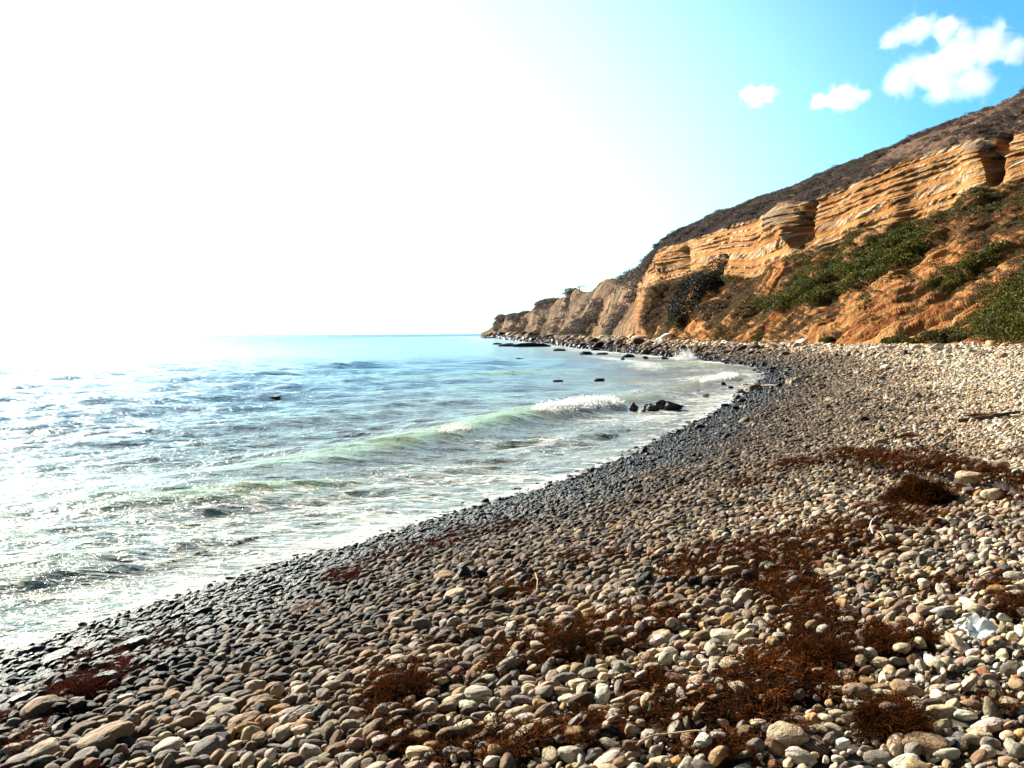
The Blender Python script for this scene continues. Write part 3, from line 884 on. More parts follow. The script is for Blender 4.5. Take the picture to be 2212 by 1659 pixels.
for lst, fu in ((HERO6, lambda a, b: (a * .3064, 1252 + b * .3064, .3064)), (HERO7, lambda a, b: (745 + a * .3566, 1184.6 + b * .3566, .3566)), (HERO8, lambda a, b: (1534 + a * .4085, 981 + b * .4085, .4085))):
    for (a, b_, w_, h_, c_, tl) in lst:
        u, v, k = fu(a, b_)
        heroes.append((u, v, w_ * k, h_ * k, c_, tl))
# stones whose outline is not a rounded cobble are cut angular
ANG = {(1795, 760), (560, 920), (1435, 240), (1655, 512), (1000, 1105), (110, 1127), (380, 975)}
SH = []                  # x, y, z, (sx, sy, sz), rot, colour name, colour, wet, shape, screen size
hr = np.random.default_rng(99)
for (u, v, w_, h_, cn, tl) in heroes:
    x, y, z_ = ray_ground(u, v + h_ * .28, ground)
    D = math.sqrt(x * x + y * y + (H - z_) ** 2)
    a = w_ / F * D * .5; hw = h_ / F * D * .5
    if hw > a:
        a = hw * .85
    eps = math.atan2(H - z_, math.hypot(x, y))
    bb = a * hr.uniform(.62, .85)
    cc = math.sqrt(max(hw ** 2 - (bb * math.sin(eps)) ** 2, (.42 * a * .9) ** 2)) / math.cos(eps)
    cc = min(cc, a * 1.0)
    yawv = math.atan2(-x, y)
    tl_ = math.radians(max(-40, min(40, tl)))
    k = PAL[cn]
    d_, _ = shore_d(np.array([x]), np.array([y])); d_ = float(d_[0])
    wet_ = 1.0 if cn in ('wet', 'palewet') else float(1 - sstep(1.0, 2.4, d_)) * .6
    SH.append(dict(x=x, y=y, z=z_ + cc * .62, s=(a, bb, cc), r=(hr.normal(0, .12), -tl_ * .75, yawv + tl_ * .5), cn=cn, col=np.array(k) * np.array([.88, .79, .705]) * hr.uniform(.85, 1.05), wet=wet_, shp=int(hr.integers(0, 16)), ang=False, px=w_))


# dart throwing over the near beach, biggest stones first
def in_view(x, y, marg=.24, ymin=2.2):
    return (y > ymin) & (np.abs(x / np.maximum(y, .1)) < CX / F + marg)


cell = .09
gridd = {}


def try_put(x, y, r, k=.84):
    i, j = int(x // cell), int(y // cell)
    n = int(math.ceil((r + .2) / cell))
    for a in range(i - n, i + n + 1):
        for b in range(j - n, j + n + 1):
            L = gridd.get((a, b))
            if L:
                for (px, py, pr) in L:
                    if (px - x) ** 2 + (py - y) ** 2 < (k * (pr + r)) ** 2:
                        return False
    gridd.setdefault((i, j), []).append((x, y, r))
    return True


for s in SH:
    gridd.setdefault((int(s['x'] // cell), int(s['y'] // cell)), []).append((s['x'], s['y'], (s['s'][0] + s['s'][1]) * .46))
YN = 15.0
ncand = 340000
cx_ = rng.uniform(-10, 12.5, ncand); cy_ = np.sqrt(rng.uniform(2.2 ** 2, YN ** 2, ncand))
ok = in_view(cx_, cy_)
cd, _ = shore_d(cx_, cy_)
ok &= cd > -.9
cx_, cy_, cd = cx_[ok], cy_[ok], cd[ok]
n = len(cx_)
# cobbles are coarser on the left, by the water, than up on the right
coarse = sstep(2.5, -2.5, cx_ - (cy_ - 4) * .35) * .75 + .35
rad = np.exp(rng.normal(math.log(.0145), .50, n)) * (.74 + .80 * coarse)
rad = np.clip(rad, .0080, .043)
wm_, wh_ = weed_mask(cx_, cy_)
keep = rng.random(n) > wm_ * .66
cx_, cy_, cd, rad = cx_[keep], cy_[keep], cd[keep], rad[keep]
order = np.argsort(-rad)
sel = []
for q_ in order:
    if try_put(cx_[q_], cy_[q_], rad[q_]):
        sel.append(q_)
sel = np.array(sel)
nx, ny, nr_ = cx_[sel], cy_[sel], rad[sel]
n = len(sel)
nz_ = ground(nx, ny)
k, ncol, nwet = stone_colours(nx, ny, rng, n)
asp = rng.uniform(1.05, 1.85, n); flat = rng.uniform(.48, .85, n)
nscl = np.stack([nr_ * asp, nr_ * rng.uniform(.75, 1.05, n), nr_ * flat], 1)
nrot = imbricate(n, rng, nx, ny)
nz_ = nz_ + nscl[:, 2] * rng.uniform(.45, 1.25, n)
nidx = rng.integers(0, 16, n)
# of these, the ones that show largest become stones of their own next to those read off the picture
scr = nscl[:, 0] * 2 / np.hypot(nx, ny) * F
vis = np.abs(nx / ny) < CX / F * .99
vrow_ = HZ + (H - nz_) / ny * F
vis &= (vrow_ < 1652) & (ny > 2.9)
extra_n = max(0, 296 - len(SH))
cand = np.where(vis)[0]
cand = cand[np.argsort(-scr[cand])][:extra_n]
for q_ in cand:
    SH.append(dict(x=float(nx[q_]), y=float(ny[q_]), z=float(nz_[q_]), s=tuple(nscl[q_]), r=tuple(nrot[q_]), cn=names[k[q_]], col=ncol[q_], wet=float(nwet[q_]), shp=int(nidx[q_]), ang=False, px=float(scr[q_])))
rest = np.ones(n, bool); rest[cand] = False
# bottom fill of small pebbles between and under them
nf = 70000
fx = rng.uniform(-10, 12.5, nf); fy = np.sqrt(rng.uniform(2.2 ** 2, YN ** 2, nf))
fd, _ = shore_d(fx, fy)
ok = in_view(fx, fy) & (fd > -.7) & (rng.random(nf) > weed_mask(fx, fy)[0] * .9)
fx, fy = fx[ok], fy[ok]; nf = len(fx)
fk, fcol, fwet = stone_colours(fx, fy, rng, nf)
fr_ = np.exp(rng.normal(math.log(.011), .3, nf))
fscl = np.stack([fr_ * rng.uniform(1, 1.7, nf), fr_ * rng.uniform(.7, 1.1, nf), fr_ * rng.uniform(.5, .9, nf)], 1)
fz = ground(fx, fy) + fr_ * rng.uniform(-1.1, .0, nf)
px = np.concatenate([nx[rest], fx]); py = np.concatenate([ny[rest], fy]); pz = np.concatenate([nz_[rest], fz])
scatter("cobbles", np.stack([px, py, pz], 1), np.concatenate([nrot[rest], imbricate(nf, rng, fx, fy)]), np.concatenate([nscl[rest], fscl]),
        np.concatenate([nidx[rest], rng.integers(0, 16, nf)]), C_NEAR,
        {'col': (np.concatenate([ncol[rest], fcol]), 'C'), 'wet': (np.concatenate([nwet[rest], fwet]), 'F'), 'rnd': (rng.random(len(px)), 'F')},
        "countless small rounded cobbles packed over the near beach", "cobbles")

# farther shingle: density falls and size grows slowly with distance
fxs, fys, frs = [], [], []
for (y0, y1, r0, dens, marg) in ((YN, 24, .022, 520, .20), (24, 38, .029, 310, .16), (38, 60, .041, 150, .12), (60, 95, .07, 55, .10), (95, 150, .12, 20, .06), (150, 300, .24, 5, .02), (300, 720, .55, .8, .02)):
    x0, x1 = -22, y1 * (CX / F + marg) + 1
    nn = int((x1 - x0) * (y1 - y0) * dens)
    a = rng.uniform(x0, x1, nn); b_ = rng.uniform(y0, y1, nn)
    d_, _ = shore_d(a, b_); tt_, _ = toe_d(a, b_)
    ok = (np.abs(a / b_) < CX / F + marg) & (d_ > -1.2) & (tt_ < 1.5) & (rng.random(nn) > weed_mask(a, b_)[0] * .85)
    a, b_, d_, tt_ = a[ok], b_[ok], d_[ok], tt_[ok]
    r_ = np.exp(rng.normal(math.log(r0), .35, len(a)))
    big = rng.random(len(a)) < .02 + .12 * sstep(80, 130, b_)
    r_ = np.where(big, r_ * 1.9, r_)
    fxs.append(a); fys.append(b_); frs.append(r_)
fx = np.concatenate(fxs); fy = np.concatenate(fys); fr_ = np.concatenate(frs); nf = len(fx)
fk, fcol, fwet = stone_colours(fx, fy, rng, nf)
fscl = np.stack([fr_ * rng.uniform(1, 1.8, nf), fr_ * rng.uniform(.7, 1.1, nf), fr_ * rng.uniform(.5, .9, nf)], 1)
fz = ground(fx, fy) + fr_ * rng.uniform(-.3, .7, nf)
scatter("shingle", np.stack([fx, fy, fz], 1), imbricate(nf, rng, fx, fy), fscl, rng.integers(0, 10, nf), C_FAR,
        {'col': (fcol, 'C'), 'wet': (fwet, 'F'), 'rnd': (rng.random(nf), 'F')},
        "pale shingle of rounded stones running along the bay to the cliff foot", "shingle")
print("stones", n, nf, len(SH))

# individual foreground cobbles -------------------------------------------------------------
hero_mesh = [make_obj("cobble", *stone_verts(4, 140 + i, (.8 if i in (14, 15) else (.5 if i % 3 == 1 else 0)), .14), MAT_STONE, link=False).data for i in range(16)]
CNAME = {'white': 'white', 'cream': 'cream', 'tan': 'tan', 'ochre': 'yellow ochre', 'grey': 'grey', 'brown': 'brown', 'pinkish': 'pinkish', 'rust': 'rusty red', 'dark': 'charcoal', 'wet': 'wet black', 'palewet': 'wet grey'}


def shape_word(s):
    if s['s'][0] / s['s'][1] > 1.55: return 'long'
    if s['s'][2] / s['s'][0] < .5: return 'flat'
    if s['s'][2] / s['s'][0] > .8: return 'round'
    return 'oval'


def size_word(s):
    return 'big' if s['px'] > 46 else ('middling' if s['px'] > 30 else 'small')


def pix_of(x, y, z_):
    return CX + x / y * F, HZ + (H - z_) / y * F


def cobble_labels(S):
    used = set()
    for s in S:
        s['u'], s['v'] = pix_of(s['x'], s['y'], s['z'])
        s['base'] = f"{size_word(s)} {CNAME[s['cn']]} {shape_word(s)} cobble"
    order_ = sorted(range(len(S)), key=lambda i: -S[i]['px'])
    marks = [(1992, 1035, "the tall seaweed mound"), (1770, 1400, "the long seaweed heap"), (755, 1247, "the dark red weed tuft"), (663, 1320, "the orange weed tuft"), (1002, 1227, "the black upright rock"),
             (1925, 1572, "the bushy weed tuft"), (1905, 1395, "the small dark weed clump"), (2100, 1392, "the crumpled white litter"), (1404, 1560, "the green glass shard"), (190, 1480, "the red weed tuft"),
             (0, 1440, "the water's edge at far left"), (420, 1330, "the foamy water's edge"), (650, 1240, "the middle of the water's edge"), (2212, 1659, "the bottom right corner"), (0, 1659, "the bottom left corner"), (1106, 1659, "the middle of the bottom border")]
    def where(du, dv):
        a = 'right of' if du > 0 else 'left of'
        b = 'below' if dv > 0 else 'above'
        return a if abs(du) > abs(dv) * 1.3 else b
    for i in order_:
        s = S[i]
        ms = sorted(marks, key=lambda q_: abs(s['u'] - q_[0]) + abs(s['v'] - q_[1]) * 1.4)
        pct = f", {round(s['u'] / 22.12)}% across, {min(99, round(s['v'] / 16.59))}% down"
        opts = []
        for m in ms[:2]:
            dist = abs(s['u'] - m[0]) + abs(s['v'] - m[1]) * 1.4
            opts.append(f"{s['base']} {'' if dist < 260 else 'well '}{where(s['u'] - m[0], s['v'] - m[1])} {m[2]}")
        near = sorted((j for j in range(len(S)) if j != i and S[j]['px'] > 24), key=lambda j: math.hypot(s['u'] - S[j].get('u', pix_of(S[j]['x'], S[j]['y'], S[j]['z'])[0]), s['v'] - S[j].get('v', pix_of(S[j]['x'], S[j]['y'], S[j]['z'])[1])))[:14]
        for j in near:
            opts.append(f"{s['base']} {where(s['u'] - S[j]['u'], s['v'] - S[j]['v'])} the {S[j]['base']}")
        lab = next(o_ for o_ in opts + [opts[0] + ' again'] if o_ not in used or o_.endswith('again'))
        used.add(lab)
        s['label'] = lab + pct if len((lab + pct).split()) <= 16 else lab


cobble_labels(SH)
for s in SH:
    shp = s['shp'] if s['shp'] < 14 or s['px'] < 20 else s['shp'] - 3
    o = bpy.data.objects.new("cobble", hero_mesh[shp % 16])
    o.location = (s['x'], s['y'], s['z']); o.rotation_euler = s['r']; o.scale = s['s']
    o['col'] = [float(q_) for q_ in s['col']]; o['wet'] = float(s['wet']); o['rnd'] = float(hr.random())
    scene.collection.objects.link(o)
    tag(o, s['label'], 'stone', 'large cobbles of the near beach')

# ------------------------------------------------------------------ boulders and rocks
def rock(name, x, y, z_, sx, sy, sz, mat, seed, label, group, yaw=0., ang=1.0, sub=4, cat='rock', tilt=0.0):
    p, f = stone_verts(sub, seed, ang, .14)
    r = np.random.default_rng(seed)
    p = p * (1 + fbm3(p[:, 0] * 2.2, p[:, 1] * 2.2, p[:, 2] * 2.2, 4, seed) * .22)[:, None]
    p = p * np.array([sx, sy, sz])
    o = make_obj(name, p, f, mat, smooth=False if ang > .7 else True)
    o.location = (x, y, z_); o.rotation_euler = (0, tilt, yaw)
    return tag(o, label, cat, group)


def sea_rock(u, v, w_, h_, label, seed, group='dark rocks awash in the bay', mat=None, yaw=None, depth=.7, ang=1.0, tilt=0.):
    x, y = sea_px(u, v)
    a = w_ / F * y * .5; h = h_ / F * y
    return rock("sea_rock", x, y, h * .30, a, a * depth, h * .72, mat or MAT_SEAROCK, seed, label, group, 0. if yaw is None else yaw, ang, tilt=tilt)


sea_rock(1369, 886, 19, 19, "small pointed black rock at the left end of the row awash off the beach", 501)
sea_rock(1407, 885, 34, 14, "low jagged dark rock in the middle of the row awash off the beach", 502)
sea_rock(1427, 883, 24, 22, "tall peaked black rock just left of the flat-topped block in the surf", 503)
sea_rock(1452, 884, 44, 17, "long flat-topped black block at the right end of the row awash", 504, depth=.45)
sea_rock(1390, 888, 12, 5, "little dark rock barely showing between the pointed and the jagged rocks", 505)
for i, (u, v, w_, h_, lb) in enumerate([
        (1205, 827, 24, 7, "low black rock awash in open water, left of the pair beyond the breaker"),
        (1295, 823, 24, 7, "low black rock awash in open water, right of the pair beyond the breaker"),
        (1135, 803, 14, 4, "tiny dark rock awash left of the far surf"), (1122, 776, 18, 3, "thin dark rock awash below the long reef ledge"),
        (1222, 790, 14, 4, "small dark rock awash below the far white surf"), (1360, 772, 26, 8, "humped black rock in the white surf under the bluff"),
        (1345, 778, 10, 5, "pointed little rock left of the humped one in the white surf"), (1395, 775, 13, 6, "dark leaning rock right of the humped one in the white surf"),
        (1437, 777, 16, 6, "black rock in the surf left of the splash"), (1210, 758, 30, 5, "long low rock on the wash line below the far headland"),
        (1265, 766, 36, 7, "broad dark ledge rock at the wash line under the dark gully"), (1300, 766, 26, 5, "flat dark rock just right of the broad ledge rock"),
        (1508, 849, 15, 7, "reddish rock awash inside the breaker's end"), (1525, 856, 14, 6, "black rock awash just right of the reddish one"),
        (1560, 834, 17, 8, "black rock awash near the inner end of the bay"), (1578, 839, 12, 6, "small dark rock awash beside the brown boulders"),
        (1567, 879, 20, 9, "dark rock awash just off the pebble edge, above its smaller neighbour"), (1578, 888, 15, 7, "smaller dark rock awash nearest the pebble edge"),
        (1546, 895, 15, 7, "dark stone standing in the thin wash left of its pair"), (600, 857, 30, 3, "thin reef top barely breaking the water far out on the left"),
        (1150, 749, 90, 9, "long flat black reef ledge off the far headland"), (1096, 748, 40, 6, "short flat black reef ledge left of the long one"), (1075, 744, 22, 4, "small black reef ledge seaward of the others"),
        (1050, 731, 30, 2.5, "faint low rocks off the very tip of the headland"), (1190, 743, 40, 6, "black reef ledge touching the far pebble shore"),
        (673, 1333, 20, 9, "dark wet stone in the wash off the left pebble edge")]):
    if 'reddish' in lb:
        sea_rock(u, v, w_, h_, lb, 520 + i, mat=MAT_BROWNROCK, ang=.5)
    else:
        sea_rock(u, v, w_, h_, lb, 520 + i, depth=.5 if w_ < 40 else .25, ang=.8)


def beach_rock(u, v, w_, h_, mat, label, seed, group='boulders on the pebble beach', ang=.7, sink=.25, yaw=0., tilt=0., depth=.75):
    x, y, z_ = ray_ground(u, v, ground)
    a = w_ / F * y * .5; h = h_ / F * y
    return rock("boulder", x, y, z_ + h * (.5 - sink), a, a * depth, h * .62, mat, seed, label, group, yaw, ang, tilt=tilt)


beach_rock(1714, 831, 34, 22, MAT_BOULDER, "pale squat boulder alone on the shingle with a long dark shadow", 601, ang=1.0)
beach_rock(1634, 846, 34, 19, MAT_BROWNROCK, "brown rounded boulder at the inner corner of the bay", 602)
beach_rock(1598, 853, 26, 11, MAT_BROWNROCK, "low brown boulder left of the rounded one by the water", 603)
beach_rock(1660, 837, 40, 9, MAT_BOULDER, "flat tan slab right of the brown boulder by the water", 604)
beach_rock(1608, 838, 20, 10, MAT_BOULDER, "small tan boulder just above the brown rounded one", 605)
beach_rock(1589, 862, 26, 12, MAT_WHITEROCK, "small pale boulder at the wash line below the brown ones", 606)
beach_rock(1508, 764, 18, 12, MAT_BROWNROCK, "dark squarish boulder just right of the splash", 607)
beach_rock(1522, 756, 18, 12, MAT_BROWNROCK, "dark boulder up the pebble bank above the splash", 608)
beach_rock(1490, 757, 14, 9, MAT_BROWNROCK, "small dark boulder in the pebble bank above the splash", 609)
beach_rock(1540, 773, 30, 6, MAT_BROWNROCK, "long dark boulder at the wash line right of the splash", 610)
beach_rock(1575, 780, 36, 6, MAT_BROWNROCK, "flat dark ledge of rock where the bay turns", 611)
beach_rock(1912, 797, 30, 13, MAT_WHITEROCK, "angular white boulder out on the middle of the shingle", 612, ang=1.2)
beach_rock(1930, 803, 16, 7, MAT_WHITEROCK, "small pale stone leaning on the angular white boulder", 613)
for i, (u, v, w_, h_, mt, lb) in enumerate([
        (1990, 762, 34, 12, MAT_BOULDER, "long tan boulder at the left end of the pale pile"), (2022, 756, 38, 24, MAT_WHITEROCK, "largest white boulder of the pile under the big bush"),
        (2048, 760, 22, 13, MAT_WHITEROCK, "white boulder right of the largest in the pile"), (2062, 748, 18, 14, MAT_WHITEROCK, "pointed white boulder on top of the pile"),
        (2080, 744, 20, 14, MAT_WHITEROCK, "white boulder at the top right of the pile"), (2104, 747, 18, 16, MAT_WHITEROCK, "upright white boulder nearest the bush"),
        (2098, 760, 26, 11, MAT_BOULDER, "tan boulder low in the right of the pile"), (2130, 762, 28, 10, MAT_BOULDER, "flat tan boulder at the right end of the pile"), (2010, 768, 20, 8, MAT_BOULDER, "small tan boulder in front of the largest white one"),
        (2075, 762, 16, 9, MAT_WHITEROCK, "small white stone low in the middle of the pile")]):
    beach_rock(u, v + 4, w_, h_, mt, lb, 640 + i, 'pale boulders piled below the big bush', ang=1.1)
beach_rock(1002, 1256, 32, 40, MAT_SEAROCK, "black upright rock standing among the tan cobbles", 660, 'boulders on the pebble beach', ang=1.2)
beach_rock(1405, 1040, 34, 11, MAT_BROWNROCK, "dark flat rock among the small dark pebbles mid beach", 661)
beach_rock(793, 1192, 30, 12, MAT_SEAROCK, "wet black rock standing at the water's edge", 662, ang=.6)

# ------------------------------------------------------------------ driftwood, sticks, litter
def tube(name, pts, rad, mat, seg=8, parent=None, rough=.15, seed=0):
    pts = np.array(pts, float); n = len(pts)
    tan_ = np.gradient(pts, axis=0); tan_ /= np.linalg.norm(tan_, axis=1, keepdims=True)
    up = np.array([0.13, .05, 1.0]); V = []
    r = np.random.default_rng(seed)
    for i in range(n):
        a = np.cross(tan_[i], up); a /= np.linalg.norm(a); b = np.cross(a, tan_[i])
        rr_ = rad[i] if hasattr(rad, '__len__') else rad
        for k_ in range(seg):
            th = 2 * math.pi * k_ / seg
            q_ = rr_ * (1 + r.uniform(-rough, rough))
            V.append(pts[i] + a * math.cos(th) * q_ + b * math.sin(th) * q_)
    Fc = []
    for i in range(n - 1):
        for k_ in range(seg):
            Fc.append((i * seg + k_, i * seg + (k_ + 1) % seg, (i + 1) * seg + (k_ + 1) % seg, (i + 1) * seg + k_))
    V.append(pts[0]); V.append(pts[-1])
    for k_ in range(seg):
        Fc.append((len(V) - 2, (k_ + 1) % seg, k_, k_)); Fc.append((len(V) - 1, (n - 1) * seg + k_, (n - 1) * seg + (k_ + 1) % seg, (n - 1) * seg + (k_ + 1) % seg))
    me = bpy.data.meshes.new(name)
    me.from_pydata([tuple(q_) for q_ in V], [], [tuple(dict.fromkeys(f_)) for f_ in Fc]); me.update()
    for p_ in me.polygons: p_.use_smooth = True
    me.materials.append(mat)
    o = bpy.data.objects.new(name, me); scene.collection.objects.link(o)
    if parent: o.parent = parent
    return o


def wood_material(name, a, b_):
    m, t = new_mat(name)
    tc = t.n('ShaderNodeTexCoord')
    mp1 = t.n('ShaderNodeMapping', {'Vector': tc.outputs['Object'], 'Scale': (3, 3, 22)}).outputs[0]
    n1 = t.noise(mp1, 2.0, 4, .6)
    c = t.mix(n1, a, b_)
    b = t.n('ShaderNodeBump', {'Height': n1, 'Strength': .6, 'Distance': .03})
    bs = t.n('ShaderNodeBsdfPrincipled', {'Base Color': c, 'Roughness': .8, 'Normal': b.outputs[0]})
    t.n('ShaderNodeOutputMaterial', {'Surface': bs.outputs[0]})
    return m


MAT_DARKWOOD = wood_material("dark_driftwood", (.035, .018, .012), (.11, .06, .04))
MAT_TANWOOD = wood_material("tan_driftwood", (.30, .18, .08), (.52, .36, .18))
MAT_PALEWOOD = wood_material("bleached_driftwood", (.60, .56, .48), (.80, .77, .70))


def stick(name, pxs, wpx, mat, label, lift=.06, group='driftwood on the beach', n=10, curl=0.02, cat='driftwood', seed=1):
    P_ = []
    for (u, v) in pxs:
        x, y, z_ = ray_ground(u, v, ground); P_.append((x, y, z_ + lift))
    P_ = chaikin(P_, 2)
    r = np.random.default_rng(seed)
    y0 = P_[:, 1].mean()
    rad_ = wpx / F * y0 * .5
    P_ = P_ + r.normal(0, rad_ * .3, P_.shape)
    taper = np.interp(np.linspace(0, 1, len(P_)), [0, .1, .8, 1], [.7, 1, .9, .45]) * rad_
    o = tube(name, P_, taper, mat, seed=seed)
    return tag(o, label, cat, group)


stick("driftwood_log", [(2068, 915), (2120, 910), (2165, 905), (2205, 897)], 9, MAT_DARKWOOD, "long dark driftwood log lying on the pale stones at the right", .07, seed=3)
stick("driftwood_branch", [(2012, 976), (2035, 962), (2056, 944)], 6, MAT_TANWOOD, "short tan driftwood branch below the dark log", .08, seed=4)
stick("driftwood_log", [(1880, 757), (1905, 756), (1940, 753)], 6, MAT_PALEWOOD, "white bleached log at the foot of the orange slope", .22, seed=5)
stick("driftwood_log", [(1868, 778), (1882, 770), (1892, 764)], 5, MAT_DARKWOOD, "short dark log slanting below the white bleached one", .12, seed=6)
stick("driftwood_branch", [(1945, 760), (1975, 764), (2010, 772)], 4, MAT_DARKWOOD, "thin dark branch reaching towards the pale boulder pile", .12, seed=7)
stick("kelp_stalk", [(1885, 1178), (1879, 1162), (1882, 1148), (1892, 1138), (1908, 1137)], 3.2, MAT_PALEWOOD, "curved pale kelp stalk hooping above the white stones", .10, 'dry stalks and twigs on the stones', cat='stalk', seed=8)
stick("kelp_stalk", [(1884, 1166), (1898, 1172), (1908, 1182), (1911, 1190)], 3.2, MAT_TANWOOD, "short tan kelp stalk crossing the foot of the curved one", .09, 'dry stalks and twigs on the stones', cat='stalk', seed=9)
stick("twig", [(608, 1618), (616, 1596), (645, 1577), (673, 1560)], 3.0, MAT_DARKWOOD, "bent dark twig over the cobbles near the bottom of the left half", .12, 'dry stalks and twigs on the stones', cat='twig', seed=10)
stick("twig", [(1375, 1660), (1405, 1642), (1450, 1632), (1515, 1628)], 4.5, MAT_TANWOOD, "long tan twig arching over the seaweed at the bottom border", .10, 'dry stalks and twigs on the stones', cat='twig', seed=11)
stick("kelp_stalk", [(1156, 1258), (1162, 1275), (1160, 1298)], 3.0, MAT_TANWOOD, "short upright yellowish kelp stalk right of the black rock", .08, 'dry stalks and twigs on the stones', cat='stalk', seed=12)
stick("twig", [(1318, 1602), (1350, 1594), (1380, 1584)], 2.4, MAT_DARKWOOD, "thin straight brown twig in the seaweed below the green shard", .08, 'dry stalks and twigs on the stones', cat='twig', seed=13)
stick("twig", [(1040, 1490), (1085, 1468), (1130, 1450)], 2.4, MAT_DARKWOOD, "thin straight brown twig across cobbles left of the middle weed", .09, 'dry stalks and twigs on the stones', cat='twig', seed=14)

# crumpled white sheet of litter
lm, t = new_mat("white_plastic")
bs = t.n('ShaderNodeBsdfPrincipled', {'Base Color': (.88, .88, .87, 1), 'Roughness': .4})
t.n('ShaderNodeOutputMaterial', {'Surface': bs.outputs[0]})
x, y, z_ = ray_ground(2098, 1400, ground)
n = 26
gu, gv = np.meshgrid(np.linspace(-1, 1, n), np.linspace(-1, 1, n), indexing='ij')
rad_ = 1 - .28 * np.abs(fbm2(np.arctan2(gv, gu) * 1.3 + 5, gu * 0, 3, 4))
lx = gu * .11 * rad_; ly = gv * .075 * rad_
lz = .045 * np.abs(fbm2(gu * 1.1, gv * 1.1, 2, 17)) + .05 * np.abs(gu) ** 1.5 + .02
lit = make_obj("plastic_wrapper", np.stack([lx, ly, lz], -1).reshape(-1, 3), grid_faces(n, n), lm, smooth=False)
lit.location = (x, y, z_ + .05); lit.rotation_euler = (.25, -.1, .5)
sm_ = lit.modifiers.new('thickness', 'SOLIDIFY'); sm_.thickness = .004
tag(lit, "crumpled white piece of plastic litter on the pale stones at the right", "litter")
gm_, t = new_mat("green_glass")
bs = t.n('ShaderNodeBsdfPrincipled', {'Base Color': (.05, .55, .25, 1), 'Roughness': .15, 'Transmission Weight': .3})
t.n('ShaderNodeOutputMaterial', {'Surface': bs.outputs[0]})
x, y, z_ = ray_ground(1404, 1562, ground)
me = bpy.data.meshes.new("glass_shard")
me.from_pydata([(-.012, -.004, 0), (.012, -.003, 0), (.001, -.004, .030), (-.010, .004, 0), (.011, .004, .002), (.002, .003, .026)], [], [(0, 1, 2), (3, 5, 4), (0, 2, 5, 3), (1, 4, 5, 2), (0, 3, 4, 1)])
me.materials.append(gm_)
sh_ = bpy.data.objects.new("glass_shard", me); scene.collection.objects.link(sh_)
sh_.location = (x, y, z_ + .06); sh_.rotation_euler = (-.3, .1, .3)
tag(sh_, "tiny bright green glass shard standing in the dark seaweed", "glass")

# ------------------------------------------------------------------ seaweed
def strand_tuft(seed, nst, L, w_, hgt, seg=5, spread=1.0):
    r = np.random.default_rng(seed)
    V, Fc = [], []
    for _ in range(nst):
        p = np.array([r.normal(0, .35 * spread), r.normal(0, .35 * spread), r.uniform(0, hgt * .5)])
        a = r.uniform(0, 2 * math.pi); el = r.normal(.12, .42)
        d = np.array([math.cos(a) * math.cos(el), math.sin(a) * math.cos(el), math.sin(el)])
        base = len(V); ll = L * r.uniform(.5, 1.3) / seg
        for s_i in range(seg + 1):
            side = np.cross(d, [0, 0, 1.0]); side /= np.linalg.norm(side) + 1e-6
            side = side * math.cos(s_i) + np.array([0, 0, 1.]) * math.sin(s_i) * .6
            ww = w_ * (1 - .6 * s_i / seg)
            V.append(p + side * ww); V.append(p - side * ww)
            if s_i < seg:
                k_ = base + s_i * 2
                Fc.append((k_, k_ + 1, k_ + 3, k_ + 2))
            p = p + d * ll
            d = d + r.normal(0, .55, 3) + np.array([0, 0, -.14]); d /= np.linalg.norm(d)
            p[2] = max(p[2], -.05)
    return np.array(V), np.array(Fc)


weed_src = [make_obj("weed_shape", *strand_tuft(900 + i, 90, 1.3, .024, .35, 6), MAT_WEED, smooth=False, link=False) for i in range(6)]
weed_src += [make_obj("weed_shape", *strand_tuft(930 + i, 26, 2.0, .075, .25, 7), MAT_WEED, smooth=False, link=False) for i in range(3)]
C_WEED = hidden_collection("weed_shapes", weed_src)
red_src = [make_obj("weed_shape", *strand_tuft(950 + i, 60, 1.4, .04, .5), MAT_WEED_RED, smooth=False, link=False) for i in range(3)]
C_RED = hidden_collection("red_weed_shapes", red_src)
nw = 150000
a = rng.uniform(-9, 14, nw); b_ = 2.4 + 22 * rng.random(nw) ** 1.6
m_, h_ = weed_mask(a, b_)
ok = in_view(a, b_) & (rng.random(nw) < (m_ * 1.2 - .04) * np.where(shore_d(a, b_)[0] < 3.4, .5, 1.0))
a, b_, m_, h_ = a[ok], b_[ok], m_[ok], h_[ok]
nw = len(a)
sc_ = (.032 + .034 * rng.random(nw)) * (1 + b_ / 22)
d_, _ = shore_d(a, b_)
isred = d_ < 3.4
zz = ground(a, b_) + .012 + h_ * .2 * rng.random(nw) - .005
pts = np.stack([a, b_, zz], 1); rot = np.stack([rng.normal(0, .3, nw), rng.normal(0, .3, nw), rng.uniform(0, 6.28, nw)], 1)
scl = np.stack([sc_, sc_, sc_ * rng.uniform(.4, .8, nw)], 1)
print("weed", nw)
for nm, ms_, cc_, nidx_, lb in (("seaweed", ~isred, C_WEED, 9, "dark brown dried seaweed strewn in tangled heaps over the stones"), ("red_seaweed", isred, C_RED, 3, "glossy dark red seaweed strewn along the wet stones by the water")):
    q_ = ms_.sum()
    scatter(nm, pts[ms_], rot[ms_], scl[ms_], rng.integers(0, nidx_, q_), cc_, {'rnd': (rng.random(q_), 'F')}, lb, "seaweed")


